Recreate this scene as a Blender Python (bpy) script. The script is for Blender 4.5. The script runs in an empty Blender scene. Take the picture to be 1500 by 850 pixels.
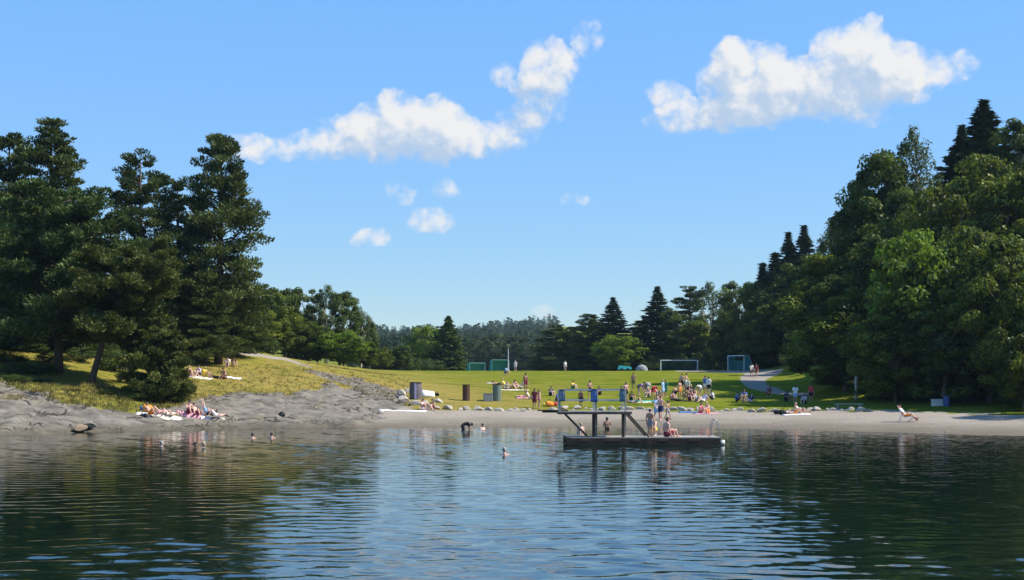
import bpy, bmesh, math, random
import numpy as np
from mathutils import Vector, Matrix
R = math.radians
scene = bpy.context.scene
col = scene.collection
random.seed(7)
rng = np.random.default_rng(7)

# ------------------------------------------------------------------ camera, sky, sun, exposure
F, CX, HZ, EYE = 1800.0, 750.0, 568.0, 3.2        # focal length in photo pixels, centre column, horizon row, eye height
cam = bpy.data.cameras.new('camera')
cam.sensor_width = 36.0
cam.lens = F / 1500 * 36
cam.shift_y = (HZ - 425) / 1500
cam.clip_start = 0.5
cam.clip_end = 6000
cam_ob = bpy.data.objects.new('camera', cam)
cam_ob.location = (0, 0, EYE)
cam_ob.rotation_euler = (R(90), 0, 0)
col.objects.link(cam_ob)
scene.camera = cam_ob

SUN_EL, SUN_AZ = 46.0, 95.0                        # azimuth clockwise from +Y (away from the camera)
scene.view_settings.view_transform = 'Standard'
scene.view_settings.look = 'None'
scene.view_settings.gamma = 1
scene.view_settings.use_curve_mapping = False
scene.view_settings.exposure = 0.65
try:
    scene.cycles.max_bounces = 8
    scene.cycles.transparent_max_bounces = 8
    scene.cycles.volume_bounces = 1
    scene.cycles.caustics_reflective = False
    scene.cycles.caustics_refractive = False
    scene.cycles.use_denoising = True
    scene.cycles.sample_clamp_indirect = 4
except Exception:
    pass
sun = bpy.data.lights.new('sun', 'SUN')
sun.energy = 5.0
sun.angle = R(0.5)
sun.color = (1.0, 0.93, 0.82)
sun_ob = bpy.data.objects.new('sun', sun)
sd = Vector((math.sin(R(SUN_AZ)) * math.cos(R(SUN_EL)), math.cos(R(SUN_AZ)) * math.cos(R(SUN_EL)), math.sin(R(SUN_EL))))
sun_ob.rotation_euler = sd.to_track_quat('Z', 'Y').to_euler()
sun_ob.location = (60, 60, 80)
col.objects.link(sun_ob)


class NT:
    """small helper around a node tree"""
    def __init__(self, tree):
        self.t = tree
        self.l = tree.links
    def n(self, typ, **kw):
        nd = self.t.nodes.new(typ)
        for k, v in kw.items():
            setattr(nd, k, v)
        return nd
    def put(self, sock, v):
        if v is None:
            return
        if hasattr(v, 'is_linked'):
            self.l.new(v, sock)
        else:
            sock.default_value = v
    def math(self, op, a, b=None, c=None, clamp=False):
        nd = self.n('ShaderNodeMath', operation=op, use_clamp=clamp)
        self.put(nd.inputs[0], a); self.put(nd.inputs[1], b); self.put(nd.inputs[2], c)
        return nd.outputs[0]
    def vmath(self, op, a, b=None):
        nd = self.n('ShaderNodeVectorMath', operation=op)
        self.put(nd.inputs[0], a); self.put(nd.inputs[1], b)
        return nd.outputs[1] if op in ('DOT_PRODUCT', 'LENGTH') else nd.outputs[0]
    def noise(self, vec, scale, detail=4, rough=0.55, out=0):
        nd = self.n('ShaderNodeTexNoise')
        self.put(nd.inputs['Vector'], vec)
        nd.inputs['Scale'].default_value = scale
        nd.inputs['Detail'].default_value = detail
        nd.inputs['Roughness'].default_value = rough
        return nd.outputs[out]
    def mix(self, fac, a, b):
        nd = self.n('ShaderNodeMix', data_type='RGBA')
        self.put(nd.inputs[0], fac)
        for s, v in ((nd.inputs[6], a), (nd.inputs[7], b)):
            self.put(s, (*v, 1) if isinstance(v, tuple) and len(v) == 3 else v)
        return nd.outputs[2]
    def fmix(self, fac, a, b):
        nd = self.n('ShaderNodeMix', data_type='FLOAT')
        self.put(nd.inputs[0], fac); self.put(nd.inputs[2], a); self.put(nd.inputs[3], b)
        return nd.outputs[0]
    def sstep(self, x, lo, hi, a=0.0, b=1.0):
        nd = self.n('ShaderNodeMapRange', interpolation_type='SMOOTHSTEP')
        self.put(nd.inputs[0], x)
        self.put(nd.inputs[1], lo); self.put(nd.inputs[2], hi)
        nd.inputs[3].default_value = a; nd.inputs[4].default_value = b
        return nd.outputs[0]


def build_world():
    w = bpy.data.worlds.new('World')
    scene.world = w
    w.use_nodes = True
    w.node_tree.nodes.clear()
    N = NT(w.node_tree)
    sky = N.n('ShaderNodeTexSky', sky_type='NISHITA')
    sky.sun_disc = False
    sky.sun_elevation = R(SUN_EL)
    sky.sun_rotation = R(SUN_AZ)
    sky.altitude = 0
    sky.air_density = 0.75
    sky.dust_density = 0.0
    sky.ozone_density = 1.0
    hs = N.n('ShaderNodeHueSaturation')
    # the eye's own range compression: keeps the hue, evens out the brightness between zenith and horizon
    lum = N.math('MAXIMUM', N.vmath('DOT_PRODUCT', sky.outputs[0], (0.2, 0.7, 0.1)), 0.02)
    sc = N.n('ShaderNodeVectorMath', operation='SCALE')
    N.put(sc.inputs[0], sky.outputs[0]); N.put(sc.inputs['Scale'], N.math('MULTIPLY', N.math('POWER', lum, -0.75), 2.5))
    N.put(hs.inputs['Color'], sc.outputs[0])
    hs.inputs['Saturation'].default_value = SKY_SAT
    hs.inputs['Hue'].default_value = SKY_HUE
    bg = N.n('ShaderNodeBackground')
    N.put(bg.inputs[0], hs.outputs[0])
    bg.inputs[1].default_value = SKY_STR

    # cumulus far beyond the scene, laid out by compass bearing and elevation
    geo = N.n('ShaderNodeTexCoord')
    sep = N.n('ShaderNodeSeparateXYZ')
    N.put(sep.inputs[0], geo.outputs['Generated'])
    az = N.math('ARCTAN2', sep.outputs[0], sep.outputs[1])
    el = N.math('ARCSINE', sep.outputs[2])
    comb = N.n('ShaderNodeCombineXYZ')
    N.put(comb.inputs[0], N.math('MULTIPLY', az, 57.29578))
    N.put(comb.inputs[1], N.math('MULTIPLY', el, 57.29578))
    P = comb.outputs[0]

    grp = bpy.data.node_groups.new('cloud_density', 'ShaderNodeTree')
    grp.interface.new_socket('P', in_out='INPUT', socket_type='NodeSocketVector')
    grp.interface.new_socket('D', in_out='OUTPUT', socket_type='NodeSocketFloat')
    G = NT(grp)
    gi = G.n('NodeGroupInput'); go = G.n('NodeGroupOutput')
    p = gi.outputs[0]
    warp = G.vmath('SUBTRACT', G.noise(p, 0.55, 3, 0.55, 1), (0.5, 0.5, 0.5))
    wn = G.n('ShaderNodeVectorMath', operation='MULTIPLY_ADD')
    G.put(wn.inputs[0], warp); wn.inputs[1].default_value = (1.5, 1.3, 0); G.put(wn.inputs[2], p)
    q = wn.outputs[0]
    tot = None
    for (px, py, rx, ry, w8) in CLOUDS:
        a = math.degrees(math.atan2(px - CX, F))
        e = math.degrees(math.atan2(HZ - py, math.hypot(F, px - CX)))
        k = math.degrees(1 / F)
        d = G.vmath('SUBTRACT', q, (a, e, 0))
        d = G.vmath('MULTIPLY', d, (1 / (rx * k), 1 / (ry * k), 0))
        v = G.math('MULTIPLY', G.math('MAXIMUM', G.math('SUBTRACT', 1.0, G.vmath('DOT_PRODUCT', d, d)), 0.0), w8)
        tot = v if tot is None else G.math('ADD', tot, v)
    n1 = G.math('ADD', G.math('SUBTRACT', G.noise(p, 0.95, 9, 0.57), 0.5), G.math('MULTIPLY', G.math('SUBTRACT', G.noise(q, 3.2, 6, 0.6), 0.5), 0.20))
    vor = G.n('ShaderNodeTexVoronoi', feature='SMOOTH_F1')
    G.put(vor.inputs['Vector'], q); vor.inputs['Scale'].default_value = 1.5
    vor.inputs['Smoothness'].default_value = 0.35
    bil = G.math('SUBTRACT', 0.42, vor.outputs['Distance'])
    g = G.math('POWER', G.math('MINIMUM', tot, 1.5), 0.7)
    D = G.math('ADD', G.math('ADD', g, G.math('MULTIPLY', n1, 1.55)), G.math('MULTIPLY', bil, 0.42))
    D = G.math('MULTIPLY', D, G.sstep(tot, 0.0, 0.22))
    G.put(go.inputs[0], D)

    def dens(vec):
        nd = N.n('ShaderNodeGroup'); nd.node_tree = grp
        N.put(nd.inputs[0], vec)
        return nd.outputs[0]
    d0 = dens(P)
    d1 = dens(N.vmath('ADD', P, (0.35, 0.45, 0)))
    d2 = dens(N.vmath('ADD', P, (0.5, 1.5, 0)))
    cover = N.sstep(d0, 0.06, 0.92)
    cover = N.math('MULTIPLY', cover, N.sstep(sep.outputs[1], 0.05, 0.2))
    edge = N.math('SUBTRACT', d0, d1)
    lit = N.math('ADD', N.math('MULTIPLY', edge, 0.75), N.math('MULTIPLY', N.math('SUBTRACT', 1.05, d2), 0.40))
    lit = N.sstep(lit, -0.22, 0.62)
    ccol = N.mix(lit, (0.52, 0.66, 0.86), (0.95, 0.945, 0.94))  # sunward and shaded sides of the clouds painted into their colour
    cb = N.n('ShaderNodeBackground')
    N.put(cb.inputs[0], ccol)
    cb.inputs[1].default_value = CLOUD_STR
    ms = N.n('ShaderNodeMixShader')
    N.put(ms.inputs[0], N.math('MULTIPLY', cover, 0.97))
    N.put(ms.inputs[1], bg.outputs[0]); N.put(ms.inputs[2], cb.outputs[0])
    out = N.n('ShaderNodeOutputWorld')
    N.put(out.inputs[0], ms.outputs[0])
    w.cycles.sampling_method = 'MANUAL'
    w.cycles.sample_map_resolution = 512


SKY_STR, SKY_SAT, SKY_HUE, CLOUD_STR = 0.119, 1.22, 0.498, 0.60
CLOUDS = [  # bearing and elevation as they appear, half width, half height, weight
    (560, 195, 75, 50, .8), (640, 200, 75, 48, 1.1), (585, 155, 32, 32, .5), (510, 200, 60, 42, .6), (440, 215, 52, 24, .45),
    (362, 215, 40, 28, .45), (400, 225, 50, 20, .35), (700, 205, 60, 32, .5), (755, 190, 48, 38, .5), (790, 150, 45, 45, .5), (805, 100, 46, 46, .9),
    (732, 108, 28, 20, .5), (765, 125, 30, 22, .3), (862, 58, 28, 34, .42), (640, 165, 40, 28, .5),
    (628, 322, 45, 24, .55), (648, 275, 34, 20, .34), (580, 285, 36, 18, .3), (546, 346, 34, 20, .40), (842, 291, 32, 14, .32),
    (798, 455, 40, 14, .3),
    (1260, 110, 90, 75, 1.0), (1268, 60, 40, 40, .7), (1205, 60, 26, 26, .5), (1330, 110, 60, 50, .7), (1100, 120, 85, 60, 1.0),
    (1075, 90, 34, 32, .6), (1150, 150, 110, 38, .7), (980, 140, 38, 30, .4), (985, 180, 58, 24, .5), (1050, 170, 75, 30, .6),
    (1390, 100, 34, 34, .34), (1180, 110, 60, 30, .5), (1420, 90, 24, 26, .2),
]
build_world()

# ------------------------------------------------------------------ mesh helpers
def mesh_np(name, verts, faces, tint=None, mats=(), smooth=False, fmat=None):
    me = bpy.data.meshes.new(name)
    verts = np.asarray(verts, dtype=np.float32)
    faces = np.asarray(faces, dtype=np.int32)
    nf, k = faces.shape
    me.vertices.add(len(verts)); me.vertices.foreach_set('co', verts.ravel())
    me.loops.add(nf * k); me.loops.foreach_set('vertex_index', faces.ravel())
    me.polygons.add(nf)
    me.polygons.foreach_set('loop_start', np.arange(0, nf * k, k, dtype=np.int32))
    if smooth:
        me.polygons.foreach_set('use_smooth', np.ones(nf, dtype=bool))
    if fmat is not None:
        me.polygons.foreach_set('material_index', np.asarray(fmat, dtype=np.int32))
    for m in mats:
        me.materials.append(m)
    if tint is not None:
        a = me.attributes.new('tint', 'FLOAT', 'POINT')
        a.data.foreach_set('value', np.asarray(tint, dtype=np.float32))
    me.update(calc_edges=True)
    me.validate()
    return me


def link(name, me, parent=None, loc=None):
    o = bpy.data.objects.new(name, me)
    col.objects.link(o)
    if parent is not None:
        o.parent = parent
    if loc is not None:
        o.location = loc
    return o


def tag(o, label=None, cat=None, group=None, kind=None):
    if label: o['label'] = label
    if cat: o['category'] = cat
    if group: o['group'] = group
    if kind: o['kind'] = kind
    return o


def thing(name, label, cat, loc=(0, 0, 0), rz=0.0, group=None, scale=None):
    o = bpy.data.objects.new(name, None)
    o.empty_display_size = 0.3
    col.objects.link(o)
    o.location = loc
    o.rotation_euler = (0, 0, rz)
    if scale is not None:
        o.scale = scale if isinstance(scale, tuple) else (scale,) * 3
    return tag(o, label, cat, group)


class MB:
    """collects boxes, beams, tubes and balls into one mesh"""
    def __init__(self):
        self.v = []; self.f = []
    def add(self, vs, fs):
        b = len(self.v)
        self.v += [tuple(v) for v in vs]
        self.f += [tuple(b + i for i in f) for f in fs]
    def box(self, c, s, rz=0.0):
        hx, hy, hz = s[0] / 2, s[1] / 2, s[2] / 2
        cr, sr = math.cos(rz), math.sin(rz)
        vs = []
        for z in (-hz, hz):
            for x, y in ((-hx, -hy), (hx, -hy), (hx, hy), (-hx, hy)):
                vs.append((c[0] + x * cr - y * sr, c[1] + x * sr + y * cr, c[2] + z))
        self.add(vs, [(3, 2, 1, 0), (4, 5, 6, 7), (0, 1, 5, 4), (1, 2, 6, 5), (2, 3, 7, 6), (3, 0, 4, 7)])
        return self
    def beam(self, p0, p1, w, h):
        p0, p1 = Vector(p0), Vector(p1)
        d = (p1 - p0).normalized()
        up = Vector((0, 0, 1)) if abs(d.z) < 0.95 else Vector((0, 1, 0))
        s = d.cross(up).normalized(); u = s.cross(d)
        vs = [p + s * a * w / 2 + u * b * h / 2 for p in (p0, p1) for a, b in ((-1, -1), (1, -1), (1, 1), (-1, 1))]
        self.add(vs, [(0, 1, 2, 3), (7, 6, 5, 4), (1, 0, 4, 5), (2, 1, 5, 6), (3, 2, 6, 7), (0, 3, 7, 4)])
        return self
    def tube(self, pts, radii, n=8, cap=True):
        pts = [Vector(p) for p in pts]
        if not hasattr(radii, '__len__'):
            radii = [radii] * len(pts)
        rings = []
        for i, p in enumerate(pts):
            d = (pts[min(i + 1, len(pts) - 1)] - pts[max(i - 1, 0)]).normalized()
            up = Vector((0, 0, 1)) if abs(d.z) < 0.9 else Vector((1, 0, 0))
            s = d.cross(up).normalized(); u = s.cross(d)
            rings.append([p + (s * math.cos(2 * math.pi * k / n) + u * math.sin(2 * math.pi * k / n)) * radii[i] for k in range(n)])
        b = len(self.v)
        for r in rings:
            self.v += [tuple(v) for v in r]
        for i in range(len(pts) - 1):
            for k in range(n):
                a0 = b + i * n + k; a1 = b + i * n + (k + 1) % n
                self.f.append((a0, a1, a1 + n, a0 + n))
        if cap:
            self.f.append(tuple(b + k for k in reversed(range(n))))
            self.f.append(tuple(b + (len(pts) - 1) * n + k for k in range(n)))
        return self
    def ball(self, c, r, nu=10, nv=7):
        rx, ry, rz = r if hasattr(r, '__len__') else (r, r, r)
        vs = [(c[0], c[1], c[2] - rz)]
        for j in range(1, nv):
            t = -math.pi / 2 + math.pi * j / nv
            for i in range(nu):
                a = 2 * math.pi * i / nu
                vs.append((c[0] + rx * math.cos(t) * math.cos(a), c[1] + ry * math.cos(t) * math.sin(a), c[2] + rz * math.sin(t)))
        vs.append((c[0], c[1], c[2] + rz))
        fs = [(0, 1 + (i + 1) % nu, 1 + i) for i in range(nu)]
        for j in range(nv - 2):
            for i in range(nu):
                a = 1 + j * nu + i; c2 = 1 + j * nu + (i + 1) % nu
                fs.append((a, c2, c2 + nu, a + nu))
        top = len(vs) - 1; o = 1 + (nv - 2) * nu
        fs += [(o + i, o + (i + 1) % nu, top) for i in range(nu)]
        self.add(vs, fs)
        return self
    def mesh(self, name, m, smooth=False):
        me = bpy.data.meshes.new(name)
        me.from_pydata(self.v, [], self.f)
        if m: me.materials.append(m)
        if smooth:
            me.polygons.foreach_set('use_smooth', [True] * len(me.polygons))
        me.update()
        return me
    def build(self, name, m, parent=None, loc=None, smooth=False):
        return link(name, self.mesh(name, m, smooth), parent, loc)


# ------------------------------------------------------------------ value noise
def vnoise(x, y, seed=0):
    xi = np.floor(x).astype(np.int64); yi = np.floor(y).astype(np.int64)
    fx = x - xi; fy = y - yi
    fx = fx * fx * (3 - 2 * fx); fy = fy * fy * (3 - 2 * fy)
    def h(a, b):
        n = (a * 374761393 + b * 668265263 + seed * 1442695041) & 0x7fffffff
        n = ((n ^ (n >> 13)) * 1274126177) & 0x7fffffff
        return ((n ^ (n >> 16)) & 0xffff) / 65535.0
    return (h(xi, yi) * (1 - fx) + h(xi + 1, yi) * fx) * (1 - fy) + (h(xi, yi + 1) * (1 - fx) + h(xi + 1, yi + 1) * fx) * fy


def fbm(x, y, oct=4, seed=0):
    t = 0; a = 0.5; s = 0
    for i in range(oct):
        t = t + a * vnoise(x * 2 ** i + 17.3 * i, y * 2 ** i - 9.1 * i, seed + i); s += a; a *= 0.5
    return t / s


# ------------------------------------------------------------------ terrain: shore profiles along bearings (distance, image row it shows at)
PROF = {
    0: [(90, 600), (96, 566), (105, 545), (120, 510), (140, 490), (200, 478)],
    150: [(95, 605), (99, 590), (106, 566), (115, 547), (130, 515), (150, 492), (200, 480)],
    250: [(98, 612), (104, 600), (110, 580), (120, 555), (135, 525), (155, 490), (200, 486)],
    300: [(102, 608), (108, 590), (115, 575), (125, 550), (140, 522), (158, 495), (200, 497)],
    400: [(106, 605), (116, 580), (124, 565), (135, 548), (150, 530), (165, 520.5), (220, 525)],
    500: [(108, 608), (118, 590), (128, 568), (140, 556), (160, 545), (185, 536), (240, 541)],
    570: [(108, 610), (116, 598), (120, 592), (130, 575), (150, 558), (190, 545), (240, 543), (300, 545)],
    650: [(109, 610), (116, 598), (125, 585), (140, 570), (170, 555), (240, 543.5), (300, 544.5)],
    850: [(110, 610), (118, 602), (125, 592), (140, 576), (170, 559), (240, 543.8), (300, 545)],
    1050: [(108, 612), (115, 605), (120, 598), (135, 580), (165, 560), (240, 543), (300, 544)],
    1150: [(104, 614), (112, 606), (120, 597), (140, 578), (170, 563), (240, 545), (300, 540)],
    1215: [(102, 614), (110, 605), (119, 597), (140, 581), (170, 563), (200, 548), (230, 505), (260, 490)],
    1300: [(100, 615), (108, 604), (118, 597), (128, 582), (150, 500), (172, 420), (200, 400)],
    1400: [(96, 617), (105, 606), (114, 598), (124, 580), (145, 450), (168, 350), (200, 330)],
    1500: [(92, 620), (102, 608), (110, 600), (120, 575), (140, 430), (165, 320), (200, 290)],
}
WATER_ROW = {0: 637, 150: 632, 250: 630, 300: 629, 400: 627.5, 500: 627, 570: 626.5, 650: 626.5, 850: 626.7, 1050: 628, 1150: 630.5, 1215: 632, 1300: 634, 1400: 637, 1500: 640}
YG = np.arange(0, 421, 1.0)
_cols = sorted(PROF)
_tab = []
for c_ in _cols:
    y0 = F * EYE / (WATER_ROW[c_] - HZ)
    ys = [y0]; zs = [0.0]
    for (Y, row) in PROF[c_]:
        ys.append(Y); zs.append(EYE - (row - HZ) / F * Y)
    ys = [0, y0 - 30, y0 - 4] + ys + [420]
    zs = [-4, -4, -0.55] + zs + [zs[-1]]
    _tab.append(np.interp(YG, ys, zs))
_tab = np.array(_tab)
UG = np.arange(-400, 1901, 20.0)
_t2 = np.array([[0.0]])
_t2 = np.stack([np.interp(UG, _cols, _tab[:, j]) for j in range(len(YG))], axis=1)
def _blur(a, k, axis):
    ker = np.exp(-0.5 * (np.arange(-3 * k, 3 * k + 1) / k) ** 2); ker /= ker.sum()
    pad = [(0, 0), (0, 0)]; pad[axis] = (3 * k, 3 * k)
    b = np.pad(a, pad, mode='edge')
    return np.apply_along_axis(lambda v: np.convolve(v, ker, mode='valid'), axis, b)
_t2 = _blur(_blur(_t2, 1, 1), 2, 0)


def H0(x, y):
    x = np.asarray(x, dtype=float); y = np.asarray(y, dtype=float)
    u = np.clip(CX + F * x / np.maximum(y, 15), UG[0], UG[-1] - 0.01)
    yy = np.clip(y, 0, 419.9)
    iu = (u - UG[0]) / 20; a = np.floor(iu).astype(int); fu = iu - a
    b = np.floor(yy).astype(int); fy = yy - b
    a1 = np.minimum(a + 1, len(UG) - 1)
    z = (_t2[a, b] * (1 - fu) + _t2[a1, b] * fu) * (1 - fy) + (_t2[a, b + 1] * (1 - fu) + _t2[a1, b + 1] * fu) * fy
    # wooded hill far behind the field
    t = np.clip((y - 460) / 1100, 0, 1)
    z = z + (t ** 1.3) * (64 + 6 * np.sin(x / 95 + 0.9) + 4 * np.sin(x / 47))
    return z


GRASS_ROW = ([-400, 0, 50, 100, 180, 225, 270, 300, 350, 400, 425, 445, 480, 520, 560, 585, 610, 700, 900, 1260, 1320, 1500, 1900],
             [556, 563, 577, 592, 602, 602, 592, 580, 576, 576, 580, 572, 565, 570, 580, 590, 599, 601, 602, 601, 603, 606, 612])
SAND_ROW = ([-400, 480, 540, 580, 620, 1900], [700, 640, 616, 598, 590, 560])     # below this row the shore is sand, above rock
PATHS = [([230, 262, 320, 369, 420, 455], [500, 509, 514, 519, 527, 538], [2, 2.8, 2.8, 2.4, 1.8, 0.8])]
POLY = [[(1096, 569), (1086, 560), (1084, 553), (1092, 547.5), (1060, 546), (990, 544.6), (990, 542.9), (1100, 542.2), (1150, 541), (1142, 548), (1122, 556), (1122, 563), (1150, 573), (1190, 577), (1188, 580), (1140, 578)]]


def inpoly(px, py, poly):
    ins = np.zeros(px.shape, bool)
    j = len(poly) - 1
    for i in range(len(poly)):
        xi, yi = poly[i]; xj, yj = poly[j]
        c = ((yi > py) != (yj > py)) & (px < (xj - xi) * (py - yi) / (yj - yi + 1e-9) + xi)
        ins ^= c; j = i
    return ins


def zones(x, y, z):
    """how much of each spot is bare rock, sand, gravel path (0..1)"""
    yy = np.maximum(y, 20)
    px = CX + F * x / yy; py = HZ - (z - EYE) / yy * F
    wob = (fbm(x * 0.35, y * 0.35, 4, 5) - 0.5)
    g = np.interp(px, *GRASS_ROW)
    bare = np.clip(0.5 + (py - g + wob * 13) / 3.0, 0, 1)
    bare = np.where(y > 150, 0, bare)
    # the bare rock tongue running up the slope
    s = np.interp(px, [455, 480, 520, 570], [545, 552, 562, 579])
    wd = np.interp(px, [440, 455, 480, 530, 570, 600], [0, 2, 4.5, 8.5, 7, 0])
    tongue = np.clip(0.5 + (wd - np.abs(py - s) + wob * 6) / 3, 0, 1) * (px > 440) * (px < 600) * (y < 190)
    bare = np.maximum(bare, tongue)
    sand = np.clip(0.5 + (py - np.interp(px, *SAND_ROW) + wob * 14) / 4.0, 0, 1) * bare
    path = np.zeros_like(x)
    for xs, ys, ws in PATHS:
        c = np.interp(px, xs, ys); w = np.interp(px, xs, ws)
        path = np.maximum(path, np.clip(0.5 + (w - np.abs(py - c) + wob * 2.5) / 1.6, 0, 1) * (px > xs[0]) * (px < xs[-1]) * (y > 110) * (y < 200))
    for poly in POLY:
        path = np.maximum(path, inpoly(px, py + wob * 1.2, poly) * (y > 120) * (y < 330))
    path = path * (1 - bare)
    return bare, sand, path


def H(x, y, full=False):
    x = np.asarray(x, dtype=float); y = np.asarray(y, dtype=float)
    z = H0(x, y)
    bare, sand, path = zones(x, y, z)
    rock = bare * (1 - sand)
    near = np.clip((y - 60) / 20, 0, 1) * np.clip((330 - y) / 60, 0, 1)
    n1 = fbm(x * 0.25 + 3, y * 0.45, 5, 11) - 0.5
    led = fbm(x * 0.16 + y * 0.22, y * 0.5 - x * 0.12, 4, 21)
    stp = np.abs(((led * 7) % 1.0) - 0.5) * 2
    z = z + near * (rock * (n1 * 1.1 + (stp - 0.5) * 0.50) + (1 - rock) * (1 - sand) * n1 * 0.22 + sand * n1 * 0.10)
    if full:
        return z, bare, sand, path
    return z


def Hs(x, y):
    return float(H(np.array([x]), np.array([y]))[0])


def ground_at(px, row, lo=70.0, hi=330.0):
    """the spot where the line of sight at this photo position meets the ground"""
    Y = np.arange(lo, hi, 0.2)
    X = (px - CX) / F * Y
    Z = H(X, Y)
    r = HZ - (Z - EYE) / Y * F
    ok = np.where(r <= row)[0]
    i = ok[0] if len(ok) else int(np.argmin(r))
    return float(X[i]), float(Y[i]), float(Z[i])


def px2x(px, Y):
    return (px - CX) / F * Y
# ------------------------------------------------------------------ materials
def new_mat(name):
    m = bpy.data.materials.new(name)
    m.use_nodes = True
    m.node_tree.nodes.clear()
    N = NT(m.node_tree)
    out = N.n('ShaderNodeOutputMaterial')
    return m, N, out


_mats = {}
def M(name, rgb, rough=0.75, var=0.18, scale=6.0, metal=0.0, bump=0.0):
    if name in _mats:
        return _mats[name]
    m, N, out = new_mat(name)
    tc = N.n('ShaderNodeTexCoord')
    f = N.noise(tc.outputs['Object'], scale, 4, 0.6)
    b = N.n('ShaderNodeBsdfPrincipled')
    lo = tuple(c * (1 - var) for c in rgb); hi = tuple(min(1, c * (1 + var)) for c in rgb)
    N.put(b.inputs['Base Color'], N.mix(f, lo, hi))
    b.inputs['Roughness'].default_value = rough
    b.inputs['Metallic'].default_value = metal
    if rough > 0.65:
        b.inputs['Specular IOR Level'].default_value = 0.15
    if bump:
        bp = N.n('ShaderNodeBump'); bp.inputs['Strength'].default_value = bump; bp.inputs['Distance'].default_value = 0.05
        N.put(bp.inputs['Height'], f); N.put(b.inputs['Normal'], bp.outputs[0])
    N.put(out.inputs[0], b.outputs[0])
    _mats[name] = m
    return m


def leaf_mat(name, dark, light, trans=0.3, gloss=0.015):
    if name in _mats:
        return _mats[name]
    m, N, out = new_mat(name)
    at = N.n('ShaderNodeAttribute'); at.attribute_name = 'tint'
    oi = N.n('ShaderNodeObjectInfo')
    c = N.mix(at.outputs['Fac'], dark, light)
    hs = N.n('ShaderNodeHueSaturation')
    N.put(hs.inputs['Color'], c)
    N.put(hs.inputs['Value'], N.math('MULTIPLY_ADD', oi.outputs['Random'], 0.35, 0.82))
    N.put(hs.inputs['Hue'], N.math('MULTIPLY_ADD', oi.outputs['Random'], -0.022, 0.511))
    d = N.n('ShaderNodeBsdfDiffuse'); N.put(d.inputs[0], hs.outputs[0])
    t = N.n('ShaderNodeBsdfTranslucent')
    N.put(t.inputs[0], N.mix(0.35, hs.outputs[0], (light[0] * 1.3, light[1] * 1.3, light[2] * 0.5)))
    x = N.n('ShaderNodeMixShader'); x.inputs[0].default_value = trans
    N.put(x.inputs[1], d.outputs[0]); N.put(x.inputs[2], t.outputs[0])
    g = N.n('ShaderNodeBsdfGlossy'); g.inputs['Roughness'].default_value = 0.45
    y = N.n('ShaderNodeMixShader'); y.inputs[0].default_value = gloss
    N.put(y.inputs[1], x.outputs[0]); N.put(y.inputs[2], g.outputs[0])
    N.put(out.inputs[0], y.outputs[0])
    _mats[name] = m
    return m


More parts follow.
